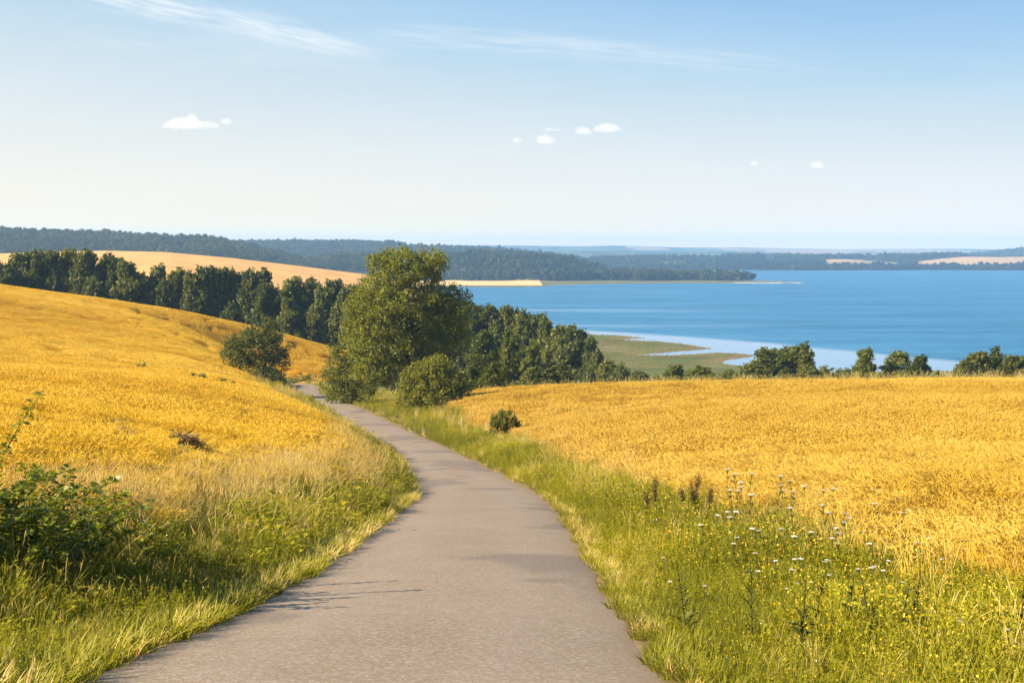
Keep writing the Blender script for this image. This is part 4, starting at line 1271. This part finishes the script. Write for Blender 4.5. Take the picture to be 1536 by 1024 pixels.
wood('forest', 'dark blue wooded hill behind the pale gold field', -150, 625, 1120, 1760, 8.5, lambda px, y, h: (h > 8) & (y > 1130))
wood('forest', 'long flat wooded ridge behind the big tree', 180, 930, 2080, 2720, 12., lambda px, y, h: h > 5, (.9, 1.3))
wood('forest', 'wooded headland running out into the lake', 560, 1150, 1455, 1790, 7.6, lambda px, y, h: (h > .4) & (y > 1462 + 18 * np.sin(px * .05)) & ~((px > 1000) & (y > 1560)) & ~((px > 905) & (y > 1640)), (.75, 1.15))
wood('forest', 'wooded far shore of the lake with pale fields between', 830, 1720, 2255, 2960, 11.5,
     lambda px, y, h: (h > .5) & ~((y > 2345 + 25 * np.sin(px * .13)) & (y < 2860 - (px - 1236) * 2.4) & (px > 1238) & (px < 1356)) & ~((y > 2345 + 30 * np.sin(px * .09)) & (y < 2620 + np.clip((px - 1372) * 4., 0, 370)) & (px > 1374)) & ~((fbm(px * .03, y * .006, 82, 2) > .68) & (y > 2400)), (.75, 1.12))
wood('forest', 'low continuous tree line on the far shore below the pale fields', 1195, 1730, 2257, 2350, 6.5, lambda px, y, h: h > .3, (.5, .85))
wood('forest', 'distant blue wooded hill above the pale fields', 1330, 1720, 3250, 4050, 17., lambda px, y, h: h > 7, (1., 1.5))

# ------------------------------------------------------------------ sky, sun, haze, clouds
SUN_EL, SUN_AZ = math.radians(31), math.radians(254)          # azimuth clockwise from +Y
sd = np.array([math.sin(SUN_AZ) * math.cos(SUN_EL), math.cos(SUN_AZ) * math.cos(SUN_EL), math.sin(SUN_EL)])
L = bpy.data.lights.new('sun', 'SUN'); L.energy = 5.0; L.angle = math.radians(.53); L.color = (1., .87, .68)
lo = bpy.data.objects.new('sun', L); COL.objects.link(lo)
from mathutils import Vector
lo.rotation_euler = Vector(sd).to_track_quat('Z', 'Y').to_euler(); lo.location = (-60, -20, 90)

w = bpy.data.worlds.new('World'); SC.world = w; w.use_nodes = True
nt = w.node_tree; nt.nodes.clear(); N = NT(nt)
sky = N.n('ShaderNodeTexSky', sky_type='NISHITA', sun_disc=False, sun_elevation=SUN_EL, sun_rotation=SUN_AZ, altitude=100., air_density=1.0, dust_density=1.2, ozone_density=1.6)
co = N.n('ShaderNodeTexCoord').outputs['Generated']
s3 = N.n('ShaderNodeSeparateXYZ', ins={0: co})
yy = N.math('MAXIMUM', s3.outputs[1], .02)
u = N.math('DIVIDE', s3.outputs[0], yy); v = N.math('DIVIDE', s3.outputs[2], yy)


def streak(u0, v0, u1, v1, wid, amp, seed, curve=0.):
    k = (v1 - v0) / (u1 - u0)
    fu = N.math('DIVIDE', N.math('SUBTRACT', u, u0), u1 - u0)
    line = N.math('ADD', N.math('MULTIPLY', N.math('SUBTRACT', u, u0), k), v0)
    line = N.math('ADD', line, N.math('MULTIPLY', N.math('MULTIPLY', fu, N.math('SUBTRACT', 1., fu)), curve))
    dv = N.math('DIVIDE', N.math('SUBTRACT', v, line), wid)
    g = N.math('POWER', 2.718, N.math('MULTIPLY', N.math('MULTIPLY', dv, dv), -1.))
    en = N.math('MULTIPLY', N.n('ShaderNodeMapRange', interpolation_type='SMOOTHSTEP', ins={0: fu, 1: -.05, 2: .2}).outputs[0], N.n('ShaderNodeMapRange', interpolation_type='SMOOTHSTEP', ins={0: fu, 1: 1.1, 2: .6}).outputs[0])
    cv = N.n('ShaderNodeCombineXYZ', ins={0: N.math('MULTIPLY', fu, 3.5), 1: N.math('MULTIPLY', dv, 1.1), 2: seed})
    n = N.n('ShaderNodeMapRange', ins={0: N.noise(cv.outputs[0], 1.6, 6, .6), 1: .33, 2: .66}).outputs[0]
    return N.math('MULTIPLY', N.math('MULTIPLY', g, en), N.math('MULTIPLY', n, amp))


def uv(px, py): return (px - 768) / F, (376 - py) / F * 1.0


c1 = streak(*uv(90, -18), *uv(600, 92), .0095, 1.1, 1.3)
c2 = streak(*uv(520, 52), *uv(1260, 112), .0085, .55, 5.1, .008)
c3 = streak(*uv(60, 60), *uv(700, 112), .012, .22, 9.7)
cir = N.math('MINIMUM', N.math('ADD', N.math('ADD', c1, c2), c3), 1.)
# thin high veil: whitens the lower sky unevenly
hl = N.math('SQRT', N.math('ADD', N.math('MULTIPLY', s3.outputs[0], s3.outputs[0]), N.math('MULTIPLY', s3.outputs[1], s3.outputs[1])))
el = N.math('DIVIDE', s3.outputs[2], N.math('MAXIMUM', hl, .001))
el = N.math('MULTIPLY', el, N.math('ADD', 1., N.math('MULTIPLY', N.math('DIVIDE', s3.outputs[0], N.math('MAXIMUM', hl, .001)), .6)))
vcol = N.ramp(N.math('MULTIPLY', el, 2.5), [(0., (1.6, 1.2, .8)), (.03, (1.45, 1.22, .73)), (.07, (1.16, 1.04, .81)), (.13, (.99, .955, .87)), (.24, (.77, .85, .88)), (.37, (.53, .73, .88)), (.52, (.33, .585, .885)), (1., (.15, .36, .76))])
vcol = N.mix(1., vcol, (5., 5., 5.), 'MULTIPLY')
mp = N.n('ShaderNodeCombineXYZ', ins={0: N.math('MULTIPLY', u, 2.), 1: N.math('MULTIPLY', v, 14.), 2: 0.})
veil = N.noise(mp.outputs[0], 1.3, 5, .55)
veil = N.math('MULTIPLY', N.n('ShaderNodeMapRange', ins={0: veil, 1: .4, 2: .75}).outputs[0], .12)
cir = N.math('MAXIMUM', cir, veil)
col = N.mix(.95, sky.outputs[0], vcol)
col = N.mix(N.math('MULTIPLY', cir, .62), col, (6., 5.9, 5.8))
bg = N.n('ShaderNodeBackground', ins={'Color': col, 'Strength': .073})
wo = N.n('ShaderNodeOutputWorld'); N.l(bg.outputs[0], wo.inputs[0])

# haze
hz = bpy.data.meshes.new('haze')
x0, x1, y0, y1, z0, z1 = -4800, 4800, -70, 7950, -5.5, 118
vs = [(a, b_, c_) for c_ in (z0, z1) for b_ in (y0, y1) for a in (x0, x1)]
hz.from_pydata(vs, [], [(0, 2, 3, 1), (4, 5, 7, 6), (0, 1, 5, 4), (2, 6, 7, 3), (0, 4, 6, 2), (1, 3, 7, 5)])
m, nt, out = new_mat('haze_air'); N = NT(nt)
pv = N.n('ShaderNodeVolumePrincipled', ins={'Color': (.345, .60, .95, 1), 'Density': 1.6e-4, 'Anisotropy': .0})
pv.inputs['Density Attribute'].default_value = ''
N.l(pv.outputs[0], out.inputs['Volume'])
hz.materials.append(m)
tag(obj('haze', hz), 'thin blue summer haze over the lake and far hills', 'haze', kind='stuff')

# small cumulus clouds, high above the haze
m, nt, out = new_mat('cloud_vapour'); N = NT(nt)
pv = N.n('ShaderNodeVolumePrincipled', ins={'Color': (1, 1, 1, 1), 'Density': .0036, 'Anisotropy': .0})
pv.inputs['Density Attribute'].default_value = ''
N.l(pv.outputs[0], out.inputs['Volume'])
import bmesh
from mathutils import noise as mnoise


def cloud(px, py, Y, wpx, hpx, label, seed):
    x, y, z = at(px, py, Y); s = Y / F
    bm = bmesh.new(); rr = random.Random(seed)
    W, Hh = wpx * s / 2, hpx * s
    n = max(4, int(wpx / 7))
    for k in range(n):
        f = (k + .5) / n * 2 - 1
        r = Hh * (.25 + .5 * (1 - abs(f)**1.6)) * rr.uniform(.65, 1.15)
        res = bmesh.ops.create_icosphere(bm, subdivisions=3, radius=1.)
        ox, oz = f * W * .9, r * .75
        for vtx in res['verts']:
            q = vtx.co.copy(); d = 1 + .75 * mnoise.fractal(q * 2.3 + Vector((k * 3.1 + seed, 0, 0)), 1., 2., 6)
            q = q * max(d, .25)
            if q.z < -.3: q.z = -.3 + (q.z + .3) * .75
            vtx.co = Vector((ox + q.x * r * 1.5, q.y * r * 1.2 + rr.uniform(-.02, .02) * r, oz + q.z * r))
    me_ = bpy.data.meshes.new('cloud'); bm.to_mesh(me_); bm.free(); smooth(me_)
    me_.materials.append(m)
    o = obj('cloud', me_, None, (x, y, z - Hh * .5))
    rm = o.modifiers.new('merge', 'REMESH'); rm.mode = 'VOXEL'; rm.voxel_size = max(2.5, Hh / 22); rm.use_smooth_shade = True
    tag(o, label, 'cloud', 'small white clouds')


cloud(284, 186, 9000, 92, 13, 'largest white cloud, long and flat, alone above the gold hill', 1)
cloud(339, 183, 9000, 9, 7, 'tiny puff beside the largest cloud', 2)
cloud(908, 191, 9500, 36, 14, 'bright slanting cloud above the lake headland', 3)
cloud(876, 197, 9500, 26, 9, 'small ragged wisp trailing from the slanting cloud', 4)
cloud(820, 210, 9500, 26, 11, 'small flat cloud below the ragged wisps above the lake', 5)
cloud(776, 211, 9500, 10, 6, 'tiny cloud fleck nearest the big tree', 6)
cloud(826, 194, 9500, 30, 6, 'thin torn wisp above the small flat cloud', 7)
cloud(1227, 248, 9800, 20, 7, 'low faint cloud fleck above the far pale fields', 8)
cloud(1132, 245, 9800, 12, 5, 'faintest small fleck, lowest over the far shore', 9)

# ------------------------------------------------------------------ camera and render set-up
cam = bpy.data.cameras.new('camera'); cam.sensor_width = 36; cam.lens = F / 1536 * 36
cam.clip_start = .1; cam.clip_end = 60000
co_ = bpy.data.objects.new('camera', cam); COL.objects.link(co_)
co_.location = (0, 0, EYE); co_.rotation_euler = (PI / 2 - PITCH, 0, 0)
SC.camera = co_
SC.view_settings.view_transform = 'Standard'; SC.view_settings.look = 'None'
SC.view_settings.exposure = 1.4; SC.view_settings.gamma = 1
SC.render.engine = 'CYCLES'
cy_ = SC.cycles
cy_.use_denoising = True
try: cy_.denoiser = 'OPENIMAGEDENOISE'
except Exception: pass
cy_.max_bounces = 6; cy_.diffuse_bounces = 3; cy_.glossy_bounces = 2; cy_.transmission_bounces = 3; cy_.volume_bounces = 5
cy_.transparent_max_bounces = 8
cy_.caustics_reflective = False; cy_.caustics_refractive = False
cy_.sample_clamp_indirect = 6
SC.render.use_persistent_data = False
